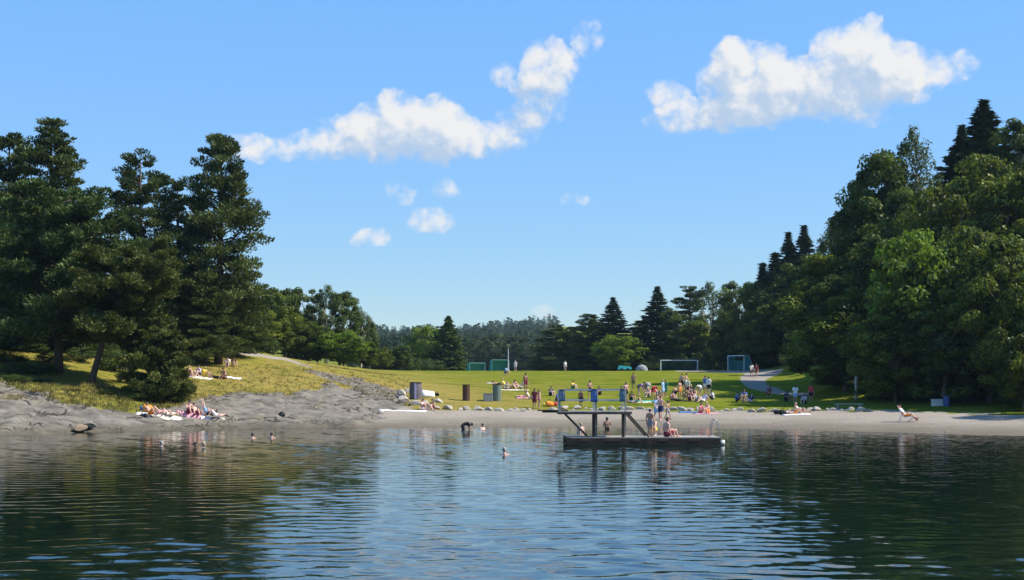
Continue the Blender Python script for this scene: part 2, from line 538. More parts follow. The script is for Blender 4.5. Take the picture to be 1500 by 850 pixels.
def ground_mat():
    m, N, out = new_mat('ground_cover')
    tc = N.n('ShaderNodeTexCoord'); P = tc.outputs['Object']
    A = {}
    for k in ('bare', 'sand', 'path', 'dry'):
        a = N.n('ShaderNodeAttribute'); a.attribute_name = k; A[k] = a.outputs['Fac']
    nf = N.noise(P, 2.3, 6, 0.65); nm = N.noise(P, 0.22, 5, 0.6); nb = N.noise(P, 0.05, 4, 0.55); nt = N.noise(P, 9.0, 3, 0.7)
    # grass: green to straw
    green = N.mix(nf, (0.090, 0.125, 0.010), (0.190, 0.200, 0.020))
    straw = N.mix(nf, (0.20, 0.150, 0.035), (0.33, 0.25, 0.075))
    dryf = N.sstep(N.math('ADD', A['dry'], N.math('MULTIPLY', N.math('SUBTRACT', N.math('MULTIPLY_ADD', nm, 0.6, N.math('MULTIPLY', nb, 0.4)), 0.5), 1.9)), 0.22, 0.9)
    grass = N.mix(dryf, green, straw)
    grass = N.mix(N.sstep(nt, 0.5, 0.75), grass, N.mix(0.6, grass, (0.05, 0.06, 0.012)))
    grass = N.mix(N.math('MULTIPLY', N.sstep(nm, 0.5, 0.72), 0.4), grass, (0.075, 0.110, 0.012))
    mg = N.n('ShaderNodeMapping'); N.put(mg.inputs[0], P); mg.inputs['Scale'].default_value = (0.18, 0.7, 1)
    ng = N.noise(mg.outputs[0], 1.0, 5, 0.65)
    grass = N.mix(N.math('MULTIPLY', N.sstep(ng, 0.52, 0.66), 0.7), grass, (0.055, 0.090, 0.010))
    grass = N.mix(N.math('MULTIPLY', N.sstep(ng, 0.47, 0.34), 0.65), grass, (0.26, 0.21, 0.055))
    # rock: warm grey with streaks, cracks and lichen
    mp = N.n('ShaderNodeMapping'); N.put(mp.inputs[0], P); mp.inputs['Scale'].default_value = (0.5, 1.6, 2.2); mp.inputs['Rotation'].default_value = (0, 0, R(24))
    ns = N.noise(mp.outputs[0], 0.9, 6, 0.65)
    rock = N.mix(N.sstep(ns, 0.3, 0.72), (0.115, 0.100, 0.082), (0.245, 0.22, 0.182))
    rock = N.mix(N.sstep(nf, 0.62, 0.8), rock, (0.28, 0.255, 0.215))
    vo = N.n('ShaderNodeTexVoronoi', feature='DISTANCE_TO_EDGE')
    wv = N.n('ShaderNodeVectorMath', operation='MULTIPLY_ADD')
    N.put(wv.inputs[0], N.noise(P, 0.8, 3, 0.6, 1)); wv.inputs[1].default_value = (1.6, 1.6, 1.6); N.put(wv.inputs[2], mp.outputs[0])
    N.put(vo.inputs['Vector'], wv.outputs[0]); vo.inputs['Scale'].default_value = 0.42
    crack = N.math('MULTIPLY', N.sstep(vo.outputs['Distance'], 0.012, 0.05, 1.0, 0.0), N.sstep(nm, 0.42, 0.6))
    rock = N.mix(N.math('MULTIPLY', crack, 0.9), rock, (0.035, 0.03, 0.026))
    rock = N.mix(N.math('MULTIPLY', N.sstep(ns, 0.58, 0.70, 0.0, 1.0), N.sstep(nb, 0.48, 0.6)), rock, (0.085, 0.078, 0.07))
    rock = N.mix(N.math('MULTIPLY', N.sstep(nm, 0.56, 0.74), 0.5), rock, (0.20, 0.165, 0.06))
    # sand and gravel
    sandc = N.mix(nm, (0.225, 0.19, 0.15), (0.385, 0.335, 0.272))
    sandc = N.mix(N.math('MULTIPLY', N.sstep(nt, 0.5, 0.72), 0.75), sandc, (0.16, 0.135, 0.11))
    sandc = N.mix(N.math('MULTIPLY', N.sstep(nf, 0.58, 0.75), 0.6), sandc, (0.19, 0.165, 0.14))
    sp = N.n('ShaderNodeSeparateXYZ'); N.put(sp.inputs[0], P)
    wet = N.sstep(N.math('ADD', sp.outputs[2], N.math('MULTIPLY', N.math('SUBTRACT', nm, 0.5), 0.5)), 0.0, 0.75, 1.0, 0.0)
    pathc = N.mix(nf, (0.235, 0.20, 0.16), (0.325, 0.285, 0.235))
    bare = N.mix(A['sand'], rock, sandc)
    bare = N.mix(N.math('MULTIPLY', wet, 0.72), bare, N.mix(0.35, (0.085, 0.075, 0.05), (0.13, 0.11, 0.08)))
    nb2 = N.math('ADD', A['bare'], N.math('MULTIPLY', N.math('SUBTRACT', nf, 0.5), 0.55))
    c = N.mix(N.sstep(nb2, 0.36, 0.64), grass, bare)
    c = N.mix(N.sstep(N.math('ADD', A['path'], N.math('MULTIPLY', N.math('SUBTRACT', nf, 0.5), 0.5)), 0.3, 0.7), c, pathc)
    b = N.n('ShaderNodeBsdfPrincipled')
    N.put(b.inputs['Base Color'], c)
    b.inputs['Roughness'].default_value = 0.95
    b.inputs['Specular IOR Level'].default_value = 0.0
    hgt = N.math('ADD', N.math('MULTIPLY', nf, 0.6), N.math('SUBTRACT', N.math('MULTIPLY', nt, 0.3), N.math('MULTIPLY', crack, 0.8)))
    bp = N.n('ShaderNodeBump'); bp.inputs['Strength'].default_value = 0.7; bp.inputs['Distance'].default_value = 0.18
    N.put(bp.inputs['Height'], hgt); N.put(b.inputs['Normal'], bp.outputs[0])
    N.put(out.inputs[0], b.outputs[0])
    return m


def water_mat():
    m, N, out = new_mat('lake_water')
    tc = N.n('ShaderNodeTexCoord')
    def mp(s, rz=0):
        k = N.n('ShaderNodeMapping'); N.put(k.inputs[0], tc.outputs['Object'])
        k.inputs['Scale'].default_value = s; k.inputs['Rotation'].default_value = (0, 0, R(rz))
        return k.outputs[0]
    n2 = N.noise(mp((1.6, 3.4, 1), -7), 1.0, 2, 0.5)
    n3 = N.noise(mp((3.2, 7.5, 1), 10), 1.0, 2, 0.5)
    h = N.math('ADD', N.math('MULTIPLY', n2, WAVE[0]), N.math('MULTIPLY', n3, WAVE[1]))
    bp = N.n('ShaderNodeBump'); bp.inputs['Strength'].default_value = 1.0; bp.inputs['Distance'].default_value = 1.0
    N.put(bp.inputs['Height'], h)
    b = N.n('ShaderNodeBsdfPrincipled')
    b.inputs['Base Color'].default_value = (0.003, 0.011, 0.007, 1)
    b.inputs['Roughness'].default_value = 0.03
    b.inputs['IOR'].default_value = 1.50
    N.put(b.inputs['Normal'], bp.outputs[0])
    N.put(out.inputs[0], b.outputs[0])
    return m


WAVE = (0.0032, 0.0015)

# ------------------------------------------------------------------ setting: ground, shore, beach, path, water
def axis(parts):
    a = []
    for lo, hi, st in parts:
        a += list(np.arange(lo, hi, st))
    return np.array(a + [parts[-1][1]])


def build_ground():
    xs = axis([(-1700, -200, 30), (-200, -70, 3), (-70, 75, 0.45), (75, 200, 3), (200, 1700, 30)])
    ys = axis([(-100, 60, 20), (60, 78, 2), (78, 150, 0.4), (150, 260, 0.7), (260, 330, 2), (330, 1750, 20)])
    X, Y = np.meshgrid(xs, ys)
    Z, bare, sand, path = H(X, Y, True)
    px = CX + F * X / np.maximum(Y, 20); py = HZ - (Z - EYE) / np.maximum(Y, 20) * F
    dry = np.interp(px, [0, 200, 300, 450, 600, 700, 800, 900, 1100, 1500], [.5, .52, .62, .78, .85, .6, .42, .30, .22, .1])
    dry = dry * np.interp(Y, [100, 128, 150, 175, 220, 300], [1.15, 1.1, .95, .75, .45, .35])
    nx, ny = len(xs), len(ys)
    V = np.stack([X.ravel(), Y.ravel(), Z.ravel()], 1)
    idx = np.arange(nx * ny).reshape(ny, nx)
    Fq = np.stack([idx[:-1, :-1], idx[:-1, 1:], idx[1:, 1:], idx[1:, :-1]], -1).reshape(-1, 4)
    fb = bare.ravel()[Fq].mean(1); fs = sand.ravel()[Fq].mean(1); fp = path.ravel()[Fq].mean(1)
    zid = np.where(fp > 0.5, 3, np.where(fs > 0.5, 2, np.where(fb > 0.5, 1, 0)))
    m = ground_mat()
    for k, nm in enumerate(('grass_ground', 'rock_shore', 'beach', 'gravel_path')):
        f = Fq[zid == k]
        used = np.unique(f)
        rem = np.full(nx * ny, -1); rem[used] = np.arange(len(used))
        me = mesh_np(nm, V[used], rem[f], mats=(m,), smooth=True)
        for an, arr in (('bare', bare), ('sand', sand), ('path', path), ('dry', dry)):
            a = me.attributes.new(an, 'FLOAT', 'POINT'); a.data.foreach_set('value', arr.ravel()[used].astype(np.float32))
        tag(link(nm, me), kind='structure')


build_ground()
def build_water():
    xs = np.arange(-56, 56.01, 0.16)
    ys = [12.0]
    while ys[-1] < 112:
        ys.append(ys[-1] + 0.032 + 0.0014 * ys[-1])
    ys = np.array(ys)
    X, Y = np.meshgrid(xs, ys)
    Z = np.zeros_like(X)
    r = np.random.default_rng(3)
    for i in range(46):
        lam = 0.26 * (1.25 / 0.26) ** r.uniform(0, 1)
        th = math.pi / 2 + r.normal() * 0.60
        k = 2 * math.pi / lam
        sl = WSLOPE / math.sqrt(46 / 2) * (1.0 if lam < 1.2 else 0.8)
        Z += sl / k * np.sin(k * (X * math.cos(th) + Y * math.sin(th)) + r.uniform(0, 6.28) + 1.3 * (fbm(X * 0.10 + i, Y * 0.10, 2, i) - .5))
    gust = np.clip(0.45 + 1.1 * fbm(X * 0.035, Y * 0.09, 3, 77), 0.5, 1.45)
    edge = np.clip(np.minimum(56 - np.abs(X), np.minimum(Y - 12, 112 - Y)) / 4, 0, 1)
    Z *= gust * edge * (1 + 0.8 * np.exp(-np.maximum(Y - 18, 0) / 18))     # more wind away from the sheltered shore
    ny, nx = X.shape
    idx = np.arange(nx * ny).reshape(ny, nx)
    V = np.stack([X.ravel(), Y.ravel(), Z.ravel()], 1)
    Fq = np.stack([idx[:-1, :-1], idx[:-1, 1:], idx[1:, 1:], idx[1:, :-1]], -1).reshape(-1, 4)
    y1 = float(ys[-1]); n0 = len(V)
    ring = []
    for (ax, ay, bx, by) in ((-1650, -95, 1650, 12), (-1650, 12, -56, y1), (56, 12, 1650, y1), (-1650, y1, 1650, 150)):
        ring += [(ax, ay, 0), (bx, ay, 0), (bx, by, 0), (ax, by, 0)]
    V = np.concatenate([V, np.array(ring, float)])
    Fq = np.concatenate([Fq, n0 + np.arange(16).reshape(4, 4)])
    me = mesh_np('lake_water', V, Fq, mats=(water_mat(),), smooth=True)
    tag(link('lake_water', me), kind='structure')


WSLOPE = 0.024
build_water()
# ------------------------------------------------------------------ trees
def rdir(n):
    v = rng.normal(size=(n, 3)); return v / np.linalg.norm(v, axis=1, keepdims=True)


def quads(c, nrm, L, W, axisdir=None):
    """diamond leaves: centres, facing, half length, half width"""
    n = len(c)
    a = rdir(n) if axisdir is None else axisdir
    u = a - nrm * np.sum(a * nrm, axis=1, keepdims=True)
    u /= np.linalg.norm(u, axis=1, keepdims=True) + 1e-9
    v = np.cross(nrm, u)
    L = np.asarray(L).reshape(-1, 1); W = np.asarray(W).reshape(-1, 1)
    V = np.stack([c - u * L, c + v * W - u * L * 0.1, c + u * L, c - v * W - u * L * 0.1], 1).reshape(-1, 3)
    return V, np.arange(4 * n).reshape(-1, 4)


def tree_meshes(name, V, tint, trunk, lm, tm):
    crown = mesh_np('crown', V, np.arange(len(V)).reshape(-1, 4), np.repeat(tint, 4), (lm,))
    tr = trunk.mesh('trunk', tm, True)
    return dict(name=name, crown=crown, trunk=tr, zmax=float(V[:, 2].max()), half=float(np.percentile(np.abs(V[:, 0]), 97)))


def limb(mb, p0, p1, r0, r1, sag=0.0, n=5, wob=0.06):
    p0 = np.array(p0, float); p1 = np.array(p1, float)
    L = np.linalg.norm(p1 - p0)
    pts = []
    for i in range(n):
        t = i / (n - 1)
        p = p0 * (1 - t) + p1 * t
        p = p + np.array([0, 0, -sag * 4 * t * (1 - t) * L]) + (rng.normal(size=3) * wob * L * (0 < i < n - 1))
        pts.append(p)
    mb.tube(pts, [r0 + (r1 - r0) * i / (n - 1) for i in range(n)], 6)
    return pts


def broadleaf(name, Ht=13.0, W=9.0, base=0.15, nclump=110, per=110, leaf=0.17, rc=0.10, lump=0.3, droop=0.0, dark=(0.022, 0.05, 0.010), light=(0.075, 0.125, 0.022), lm='leaf_broad', bark=('bark_grey', (0.13, 0.11, 0.09)), egg=0.0, trans=0.3, fine=1.0):
    tb = MB()
    zb = base * Ht
    zc = (Ht + zb) / 2; rz = (Ht - zb) / 2; rx = W / 2
    top = np.array([rng.normal() * 0.3, rng.normal() * 0.3, Ht * 0.86])
    limb(tb, (0, 0, -0.6), (top[0] * .3, top[1] * .3, Ht * 0.45), 0.020 * Ht, 0.013 * Ht, 0, 5, 0.015)
    limb(tb, (top[0] * .3, top[1] * .3, Ht * 0.44), top, 0.0125 * Ht, 0.003 * Ht, 0, 5, 0.03)
    # lumpy envelope from a few random bulges
    bd = rdir(14); ba = rng.uniform(-1, 1, 14) * lump
    C = []
    while len(C) < nclump:
        d = rdir(1)[0]
        env = 1 + float(np.sum(ba * np.clip(np.dot(bd, d), 0, 1) ** 4))
        r = env * rng.uniform(0.25, 1.0) ** 0.42
        e = 1 - egg * d[2] * r
        p = np.array([d[0] * rx * r * e, d[1] * rx * r * e, zc + d[2] * rz * min(r, 1.02)])
        if p[2] > zb * 0.6:
            C.append(p)
    C = np.array(C)
    for i in rng.choice(len(C), min(16, len(C)), replace=False):
        p = C[i]; z0 = zb + (p[2] - zb) * rng.uniform(0.15, 0.6)
        limb(tb, (0, 0, max(z0, Ht * 0.1)), p, 0.006 * Ht, 0.0015 * Ht, -0.08, 5, 0.04)
    Vs = []; T = []
    for p in C:
        r = rc * W * rng.uniform(0.7, 1.4)
        n = int(per * rng.uniform(0.6, 1.3))
        d = rdir(n)
        rad = rng.uniform(0.35, 1.0, (n, 1)) ** 0.6
        q = p + d * rad * r * np.array([1.15, 1.15, 0.8 + droop])
        q[:, 2] -= droop * r * rng.uniform(0, 1, n) * 1.2
        nn = d * 0.7 + rdir(n) * 0.7 + np.array([0, 0, 0.45])
        nn /= np.linalg.norm(nn, axis=1, keepdims=True)
        s = leaf * rng.uniform(0.65, 1.35, n) * fine
        v, _ = quads(q, nn, s, s * 0.62)
        Vs.append(v)
        T.append(np.clip(rng.uniform(0.0, 1.0) + rng.normal(0, 0.16, n), 0, 1))
    return tree_meshes(name, np.concatenate(Vs), np.concatenate(T), tb, leaf_mat(lm, dark, light, trans), M(bark[0], bark[1], 0.9, 0.4, 3, 0, 0.6))


def pine(name, Ht=16.0, W=6.5, start=0.35, prof=None, lm='needle_pine', bark=('bark_pine', (0.085, 0.060, 0.045)), whorl=0.55, per=95, pads=5, padr=0.8, lean=(0, 0), gap=0.15, dark=(0.014, 0.032, 0.010), light=(0.105, 0.135, 0.036), flat=0.55, up=0.3):
    tb = MB()
    n = 9
    pts = []; rr = []
    for i in range(n):
        t = i / (n - 1)
        pts.append((lean[0] * t ** 1.5 * Ht + 0.12 * math.sin(t * 5), lean[1] * t ** 1.5 * Ht + 0.1 * math.cos(t * 4), -0.6 + t * (Ht + 0.4)))
        rr.append(0.020 * Ht * (1 - t) ** 0.8 + 0.03)
    tb.tube(pts, rr, 9)
    def axis_at(z):
        t = max(0, (z + 0.6) / (Ht + 0.4))
        return np.array([lean[0] * t ** 1.5 * Ht + 0.12 * math.sin(t * 5), lean[1] * t ** 1.5 * Ht + 0.1 * math.cos(t * 4), z])
    Vs = []; T = []
    z = start * Ht
    a0 = 0
    while z < Ht:
        t = (z / Ht - start) / (1 - start)
        Lm = W / 2 * (prof(t) if prof else (1 - t) ** 0.6)
        k = rng.integers(3, 6)
        for j in range(k):
            if rng.uniform() < gap:
                continue
            a = a0 + 2 * math.pi * j / k + rng.normal() * 0.3
            L = max(0.35, Lm * rng.uniform(0.6, 1.12))
            p0 = axis_at(z + rng.normal() * 0.1)
            rise = up * (0.4 + t) + rng.normal() * 0.10
            p1 = p0 + np.array([math.cos(a) * L, math.sin(a) * L, L * rise])
            bp = limb(tb, p0, p1, 0.018 * L + 0.015, 0.012, 0.05, 4, 0.03)
            npad = max(1, int(pads * L / (W / 2) + 0.6))
            for q in range(npad):
                s = 1.0 - 0.62 * q / max(1, npad - 0.3) * rng.uniform(0.8, 1.1)
                c = np.array(bp[0]) * (1 - s) + np.array(bp[-1]) * s + rng.normal(size=3) * np.array([0.22, 0.22, 0.08]) * L * 0.4
                c[2] += 0.12
                r = padr * rng.uniform(0.65, 1.25) * (0.55 + 0.45 * (1 - t))
                m = int(1.6 * per * rng.uniform(0.7, 1.3))
                d = rdir(m)
                pos = c + d * (rng.uniform(0.2, 1, (m, 1)) ** 0.5) * r * np.array([1.2, 1.2, flat])
                ax = d * np.array([1, 1, 0.4]) + np.array([0, 0, 0.75]) + rdir(m) * 0.5
                ax /= np.linalg.norm(ax, axis=1, keepdims=True)
                nn = np.cross(ax, rdir(m)); nn /= np.linalg.norm(nn, axis=1, keepdims=True) + 1e-9
                v, _ = quads(pos, nn, rng.uniform(0.09, 0.19, m), rng.uniform(0.04, 0.075, m), ax)
                Vs.append(v); T.append(np.clip(rng.uniform(0.1, 0.9) + rng.normal(0, 0.15, m), 0, 1))
        a0 += 0.9
        z += whorl * rng.uniform(0.75, 1.25)
    return tree_meshes(name, np.concatenate(Vs), np.concatenate(T), tb, leaf_mat(lm, dark, light, 0.18), M(bark[0], bark[1], 0.9, 0.45, 2.5, 0, 0.7))


def spruce(name, Ht=15.0, W=5.5, whorl=0.42, dark=(0.010, 0.026, 0.012), light=(0.045, 0.078, 0.028), start=0.05, dens=1.0, lm='needle_spruce', power=0.85):
    tb = MB()
    tb.tube([(0, 0, -0.5), (0, 0, Ht * 0.5), (0, 0, Ht * 0.99)], [0.016 * Ht, 0.009 * Ht, 0.01], 8)
    Vs = []; T = []
    z = start * Ht; a0 = 0
    while z < Ht * 0.985:
        t = z / Ht
        Lm = W / 2 * (1 - t) ** power
        k = int(6 + 4 * (1 - t))
        for j in range(k):
            a = a0 + 2 * math.pi * j / k + rng.normal() * 0.25
            L = max(0.12, Lm * rng.uniform(0.6, 1.15))
            el = 0.35 * (t - 0.45) + rng.normal() * 0.08
            n = max(8, int(34 * L * dens))
            s = rng.uniform(0.12, 1.0, n) ** 0.7
            side = rng.normal(size=n) * 0.20 * L * (1.15 - s)
            d = np.array([math.cos(a), math.sin(a)]); e = np.array([-d[1], d[0]])
            pos = np.stack([d[0] * s * L + e[0] * side, d[1] * s * L + e[1] * side, z + el * s * L - 0.10 * L * np.sin(s * 2.6) - rng.uniform(0, 0.22, n)], 1)
            ax = np.stack([d[0] + rng.normal(size=n) * 0.6, d[1] + rng.normal(size=n) * 0.6, -0.35 + rng.normal(size=n) * 0.4], 1)
            ax /= np.linalg.norm(ax, axis=1, keepdims=True)
            nn = rdir(n) * 0.8 + np.array([0, 0, 0.7]); nn /= np.linalg.norm(nn, axis=1, keepdims=True)
            v, _ = quads(pos, nn, rng.uniform(0.15, 0.32, n), rng.uniform(0.06, 0.11, n), ax)
            Vs.append(v); T.append(np.clip(rng.uniform(0.15, 0.85) + rng.normal(0, 0.15, n), 0, 1))
        a0 += 0.7
        z += whorl * rng.uniform(0.8, 1.2) * (0.55 + 0.5 * (1 - t))
    return tree_meshes(name, np.concatenate(Vs), np.concatenate(T), tb, leaf_mat(lm, dark, light, 0.12), M('bark_spruce', (0.10, 0.075, 0.055), 0.9, 0.4, 3, 0, 0.6))


P = {}
OAK = dict(dark=(0.017, 0.034, 0.006), light=(0.160, 0.200, 0.022), trans=.35)  # clump tones spread wide to suggest sunlit clumps and dark gaps
P['round0'] = broadleaf('broadleaf_tree', 13, 10, .10, 105, 230, .19, .105, .40, lm='leaf_broad', **OAK)
P['round1'] = broadleaf('broadleaf_tree', 14, 9, .08, 100, 230, .19, .11, .45, lm='leaf_broad', **OAK)
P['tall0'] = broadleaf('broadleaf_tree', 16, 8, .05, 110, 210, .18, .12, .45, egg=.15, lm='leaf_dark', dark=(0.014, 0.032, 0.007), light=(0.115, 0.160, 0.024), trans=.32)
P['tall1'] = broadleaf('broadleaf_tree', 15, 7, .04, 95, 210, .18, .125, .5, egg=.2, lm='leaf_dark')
P['birch0'] = broadleaf('birch_tree', 16, 6, .12, 120, 85, .14, .085, .4, droop=.8, egg=.3, lm='leaf_birch', dark=(0.035, 0.062, 0.018), light=(0.140, 0.180, 0.055), bark=('bark_birch', (0.5, 0.48, 0.44)))
P['birch1'] = broadleaf('birch_tree', 15, 6.5, .10, 110, 85, .14, .085, .5, droop=.7, egg=.35, lm='leaf_birch', bark=('bark_birch', (0.5, 0.48, 0.44)))
P['light0'] = broadleaf('broadleaf_tree', 10, 8, .06, 120, 110, .18, .10, .3, lm='leaf_light', dark=(0.055, 0.105, 0.010), light=(0.17, 0.25, 0.024), trans=.42)
P['bush0'] = broadleaf('shrub', 3.2, 4.2, .0, 60, 90, .10, .13, .4, lm='leaf_shrub', dark=(0.026, 0.05, 0.012), light=(0.085, 0.12, 0.026))
P['bush1'] = broadleaf('shrub', 2.4, 3.8, .0, 50, 90, .10, .14, .5, lm='leaf_shrub')
P['pine0'] = pine('pine_tree', 17, 8, .18, lambda t: (0.62 + 0.75 * t) * (1 - t) ** 0.72 * 1.2, gap=.10, padr=.98, up=.5, whorl=.6)
P['pine1'] = pine('pine_tree', 16, 8, .08, lambda t: (1 - t) ** 0.4, gap=.08, padr=.95, whorl=.6)
P['pine2'] = pine('pine_tree', 15, 7, .06, lambda t: (1 - t * .92) ** 0.6, gap=.12, whorl=.6, padr=.9)
P['pine_top'] = pine('pine_tree', 18, 6.5, .25, lambda t: (0.85 + 0.25 * math.sin(t * 11)) * (1 - t) ** 0.62, gap=.08, whorl=.62, padr=.9, up=.4)
P['pine_front0'] = pine('pine_tree', 14, 10, .20, lambda t: math.sin(math.pi * (0.24 + 0.70 * t)) ** 0.6, whorl=.5, pads=7, padr=.85, gap=.06, per=120, flat=.85, lm='needle_pine_green', dark=(0.016, 0.038, 0.012), light=(0.115, 0.165, 0.045))
P['pine_front1'] = pine('pine_tree', 11.5, 9, .34, lambda t: math.sin(math.pi * (0.18 + 0.72 * t)) ** 0.5, whorl=.42, pads=7, padr=.75, gap=.06, per=120, flat=.85, lm='needle_pine_olive_lit', dark=(0.020, 0.036, 0.010), light=(0.160, 0.175, 0.042), lean=(0.30, 0))  # olive needles coloured lighter so the crown looks sunlit
P['pine_small'] = pine('pine_tree', 7, 6.2, .03, lambda t: math.sin(math.pi * (0.34 + 0.60 * t)) ** 0.55, whorl=.34, pads=6, padr=.55, gap=.10, per=105, flat=.95, lm='needle_pine_olive_lit')
P['spruce0'] = spruce('spruce_tree', 16, 6.5, power=.75)
P['spruce3'] = spruce('spruce_tree', 17, 8.0, .55, power=1.05, dens=1.3)
P['spruce1'] = spruce('spruce_tree', 15, 5.2, .45, power=.7)
P['spruce2'] = spruce('spruce_tree', 14, 3.4, .5, start=.08)
P['conifer_light'] = spruce('conifer_tree', 12, 5.0, .4, dark=(0.045, 0.085, 0.018), light=(0.15, 0.20, 0.04), lm='needle_light', power=.7)
P['far0'] = spruce('spruce_tree', 15, 5.0, .8, dens=.45, lm='needle_far', dark=(0.018, 0.036, 0.016), light=(0.045, 0.075, 0.03))
P['far1'] = pine('pine_tree', 15, 6.5, .05, lambda t: (1 - t) ** 0.5, whorl=1.1, pads=3, padr=1.2, per=30)
P['far2'] = broadleaf('broadleaf_tree', 13, 8, .06, 70, 55, .33, .12, .4, lm='leaf_far', dark=(0.022, 0.045, 0.012), light=(0.06, 0.095, 0.024))


def plant(kind, px, Y, top_row, width, label, cat='tree', group=None, rz=None, parts=True, z=None, x=None, min_ratio=0.0):
    """a tree on the ground at this bearing and distance, as tall and as wide as it shows"""
    p = P[kind]
    if x is None:
        x = px2x(px, Y)
    if z is None:
        z = Hs(x, Y)
    hgt = EYE - (top_row - HZ) / F * Y - z
    sz = hgt / p['zmax']
    sx = max(width / F * Y / 2 / p['half'], sz * min_ratio)
    rz = rng.uniform(0, 6.28) if rz is None else rz
    if parts:
        t = thing(p['name'], label, cat, (x, Y, z), rz, group, (sx, sx, sz))
        link('trunk', p['trunk'], t); link('crown', p['crown'], t)
    else:
        if 'both' not in p:
            me = p['crown'].copy(); bm = bmesh.new(); bm.from_mesh(me)
            k = len(bm.faces); bm.from_mesh(p['trunk']); bm.faces.ensure_lookup_table()
            for f in bm.faces[k:]:
                f.material_index = 1
            bm.to_mesh(me); bm.free(); me.materials.append(p['trunk'].materials[0]); me.name = p['name']
            p['both'] = me
        t = link(p['name'], p['both'], None, (x, Y, z))
        t.rotation_euler = (0, 0, rz); t.scale = (sx, sx, sz)
        tag(t, label, cat, group)
    return t


# left bank pines
LEFT = [
    ('pine_top', 78, 128, 170, 124, 'tallest pine at the left edge with tiered layered top above the grove'),
    ('pine2', 14, 132, 194, 120, 'dark pine cut by the left frame edge, behind the layered pine'),
    ('pine_front0', 88, 110, 262, 205, 'broad green front pine left of the forked trunks on the rocky bank'),
    ('pine_front1', 132, 107, 345, 235, 'rounded olive front pine with leaning dark trunk on the bank'),
    ('pine_small', 238, 106, 470, 84, 'small bushy pine standing alone at the edge of the grass bank'),
    ('pine1', 208, 134, 219, 116, 'dense dark pine with double pointed top, left of the tall open pine'),
    ('pine0', 322, 136, 192, 112, 'tall open pine with ragged right side at the grove end'),
    ('pine1', 262, 140, 258, 100, 'dark pine filling the gap between two tall pines on the knoll'),
    ('pine2', 120, 126, 335, 80, 'dark pine behind the rounded olive pine'),
    ('pine1', 30, 124, 265, 130, 'shadowed pine behind the broad front pine at left edge'),
    ('pine2', 345, 146, 400, 90, 'low dark pine under the ragged side of the tall pine'),
    ('pine1', 290, 144, 385, 110, 'low spreading pine at the foot of the tall open pine'),
    ('pine2', 225, 138, 400, 110, 'low dark pine behind the rounded olive pine and small pine'),
    ('pine1', -40, 118, 250, 160, 'pine leaning in from beyond the left frame edge'),
    ('pine2', 322, 146, 405, 90, 'low bushy pine hiding the trunk of the tall open pine'),
    ('pine1', 300, 133.5, 398, 72, 'low bushy pine standing against the trunk of the tall open pine'),
    ('pine1', 280, 144, 415, 90, 'low bushy pine between small pine and tall open pine'),
    ('light0', -4, 128, 395, 36, 'yellow green leafy tree peeking in at the left edge'),
]
for k, px, Y, top, w, lab in LEFT:
    plant(k, px, Y, top, w, lab, rz=0.0 if k == 'pine_front1' else None)
LB = [
    ('tall0', 375, 172, 412, 70), ('round1', 398, 182, 428, 66), ('tall1', 418, 200, 420, 50), ('tall0', 446, 205, 420, 60), ('birch0', 478, 205, 416, 56),
    ('tall1', 503, 208, 424, 56), ('birch1', 528, 212, 446, 44), ('tall1', 541, 222, 470, 30), ('round0', 365, 165, 448, 70), ('round1', 430, 196, 462, 66),
    ('light0', 498, 196, 484, 84), ('round0', 465, 196, 470, 60), ('round1', 400, 178, 470, 60), ('round0', 350, 158, 460, 60), ('round1', 535, 205, 500, 44), ('spruce1', 430, 210, 424, 36),
    ('round0', 560, 235, 508, 32), ('tall1', 590, 262, 505, 34), ('round1', 575, 262, 512, 36),
]
LBL = ['leafy tree nearest the tall pines behind the grassy knoll', 'round leafy tree second from the pines behind the knoll', 'narrow leafy tree behind the crest of the dry slope',
       'tall leafy tree just left of the pale birch behind the slope', 'pale birch with the highest top of the row behind the slope', 'tall leafy tree just right of the pale birch behind the slope',
       'birch stepping down at the right end of the row behind the slope', 'last narrow tree of the row before the far hill shows', 'leafy tree low against the pines behind the knoll',
       'round leafy tree in front of the tall row behind the slope', 'bright green rounded tree low at the foot of the row', 'round tree left of the bright green rounded tree', 'low round tree on the crest of the knoll path',
       'low round tree right under the tall open pine', 'low dark tree at the right foot of the row', 'dark spruce poking up within the leafy row', 'small dark tree standing left of the bright green pair on the field edge',
       'dark narrow tree touching the bright green broadleaf', 'round dark tree between row end and bright green pair']
for (k, px, Y, top, w), lab in zip(LB, LBL):
    plant(k, px, Y, top, w, lab)
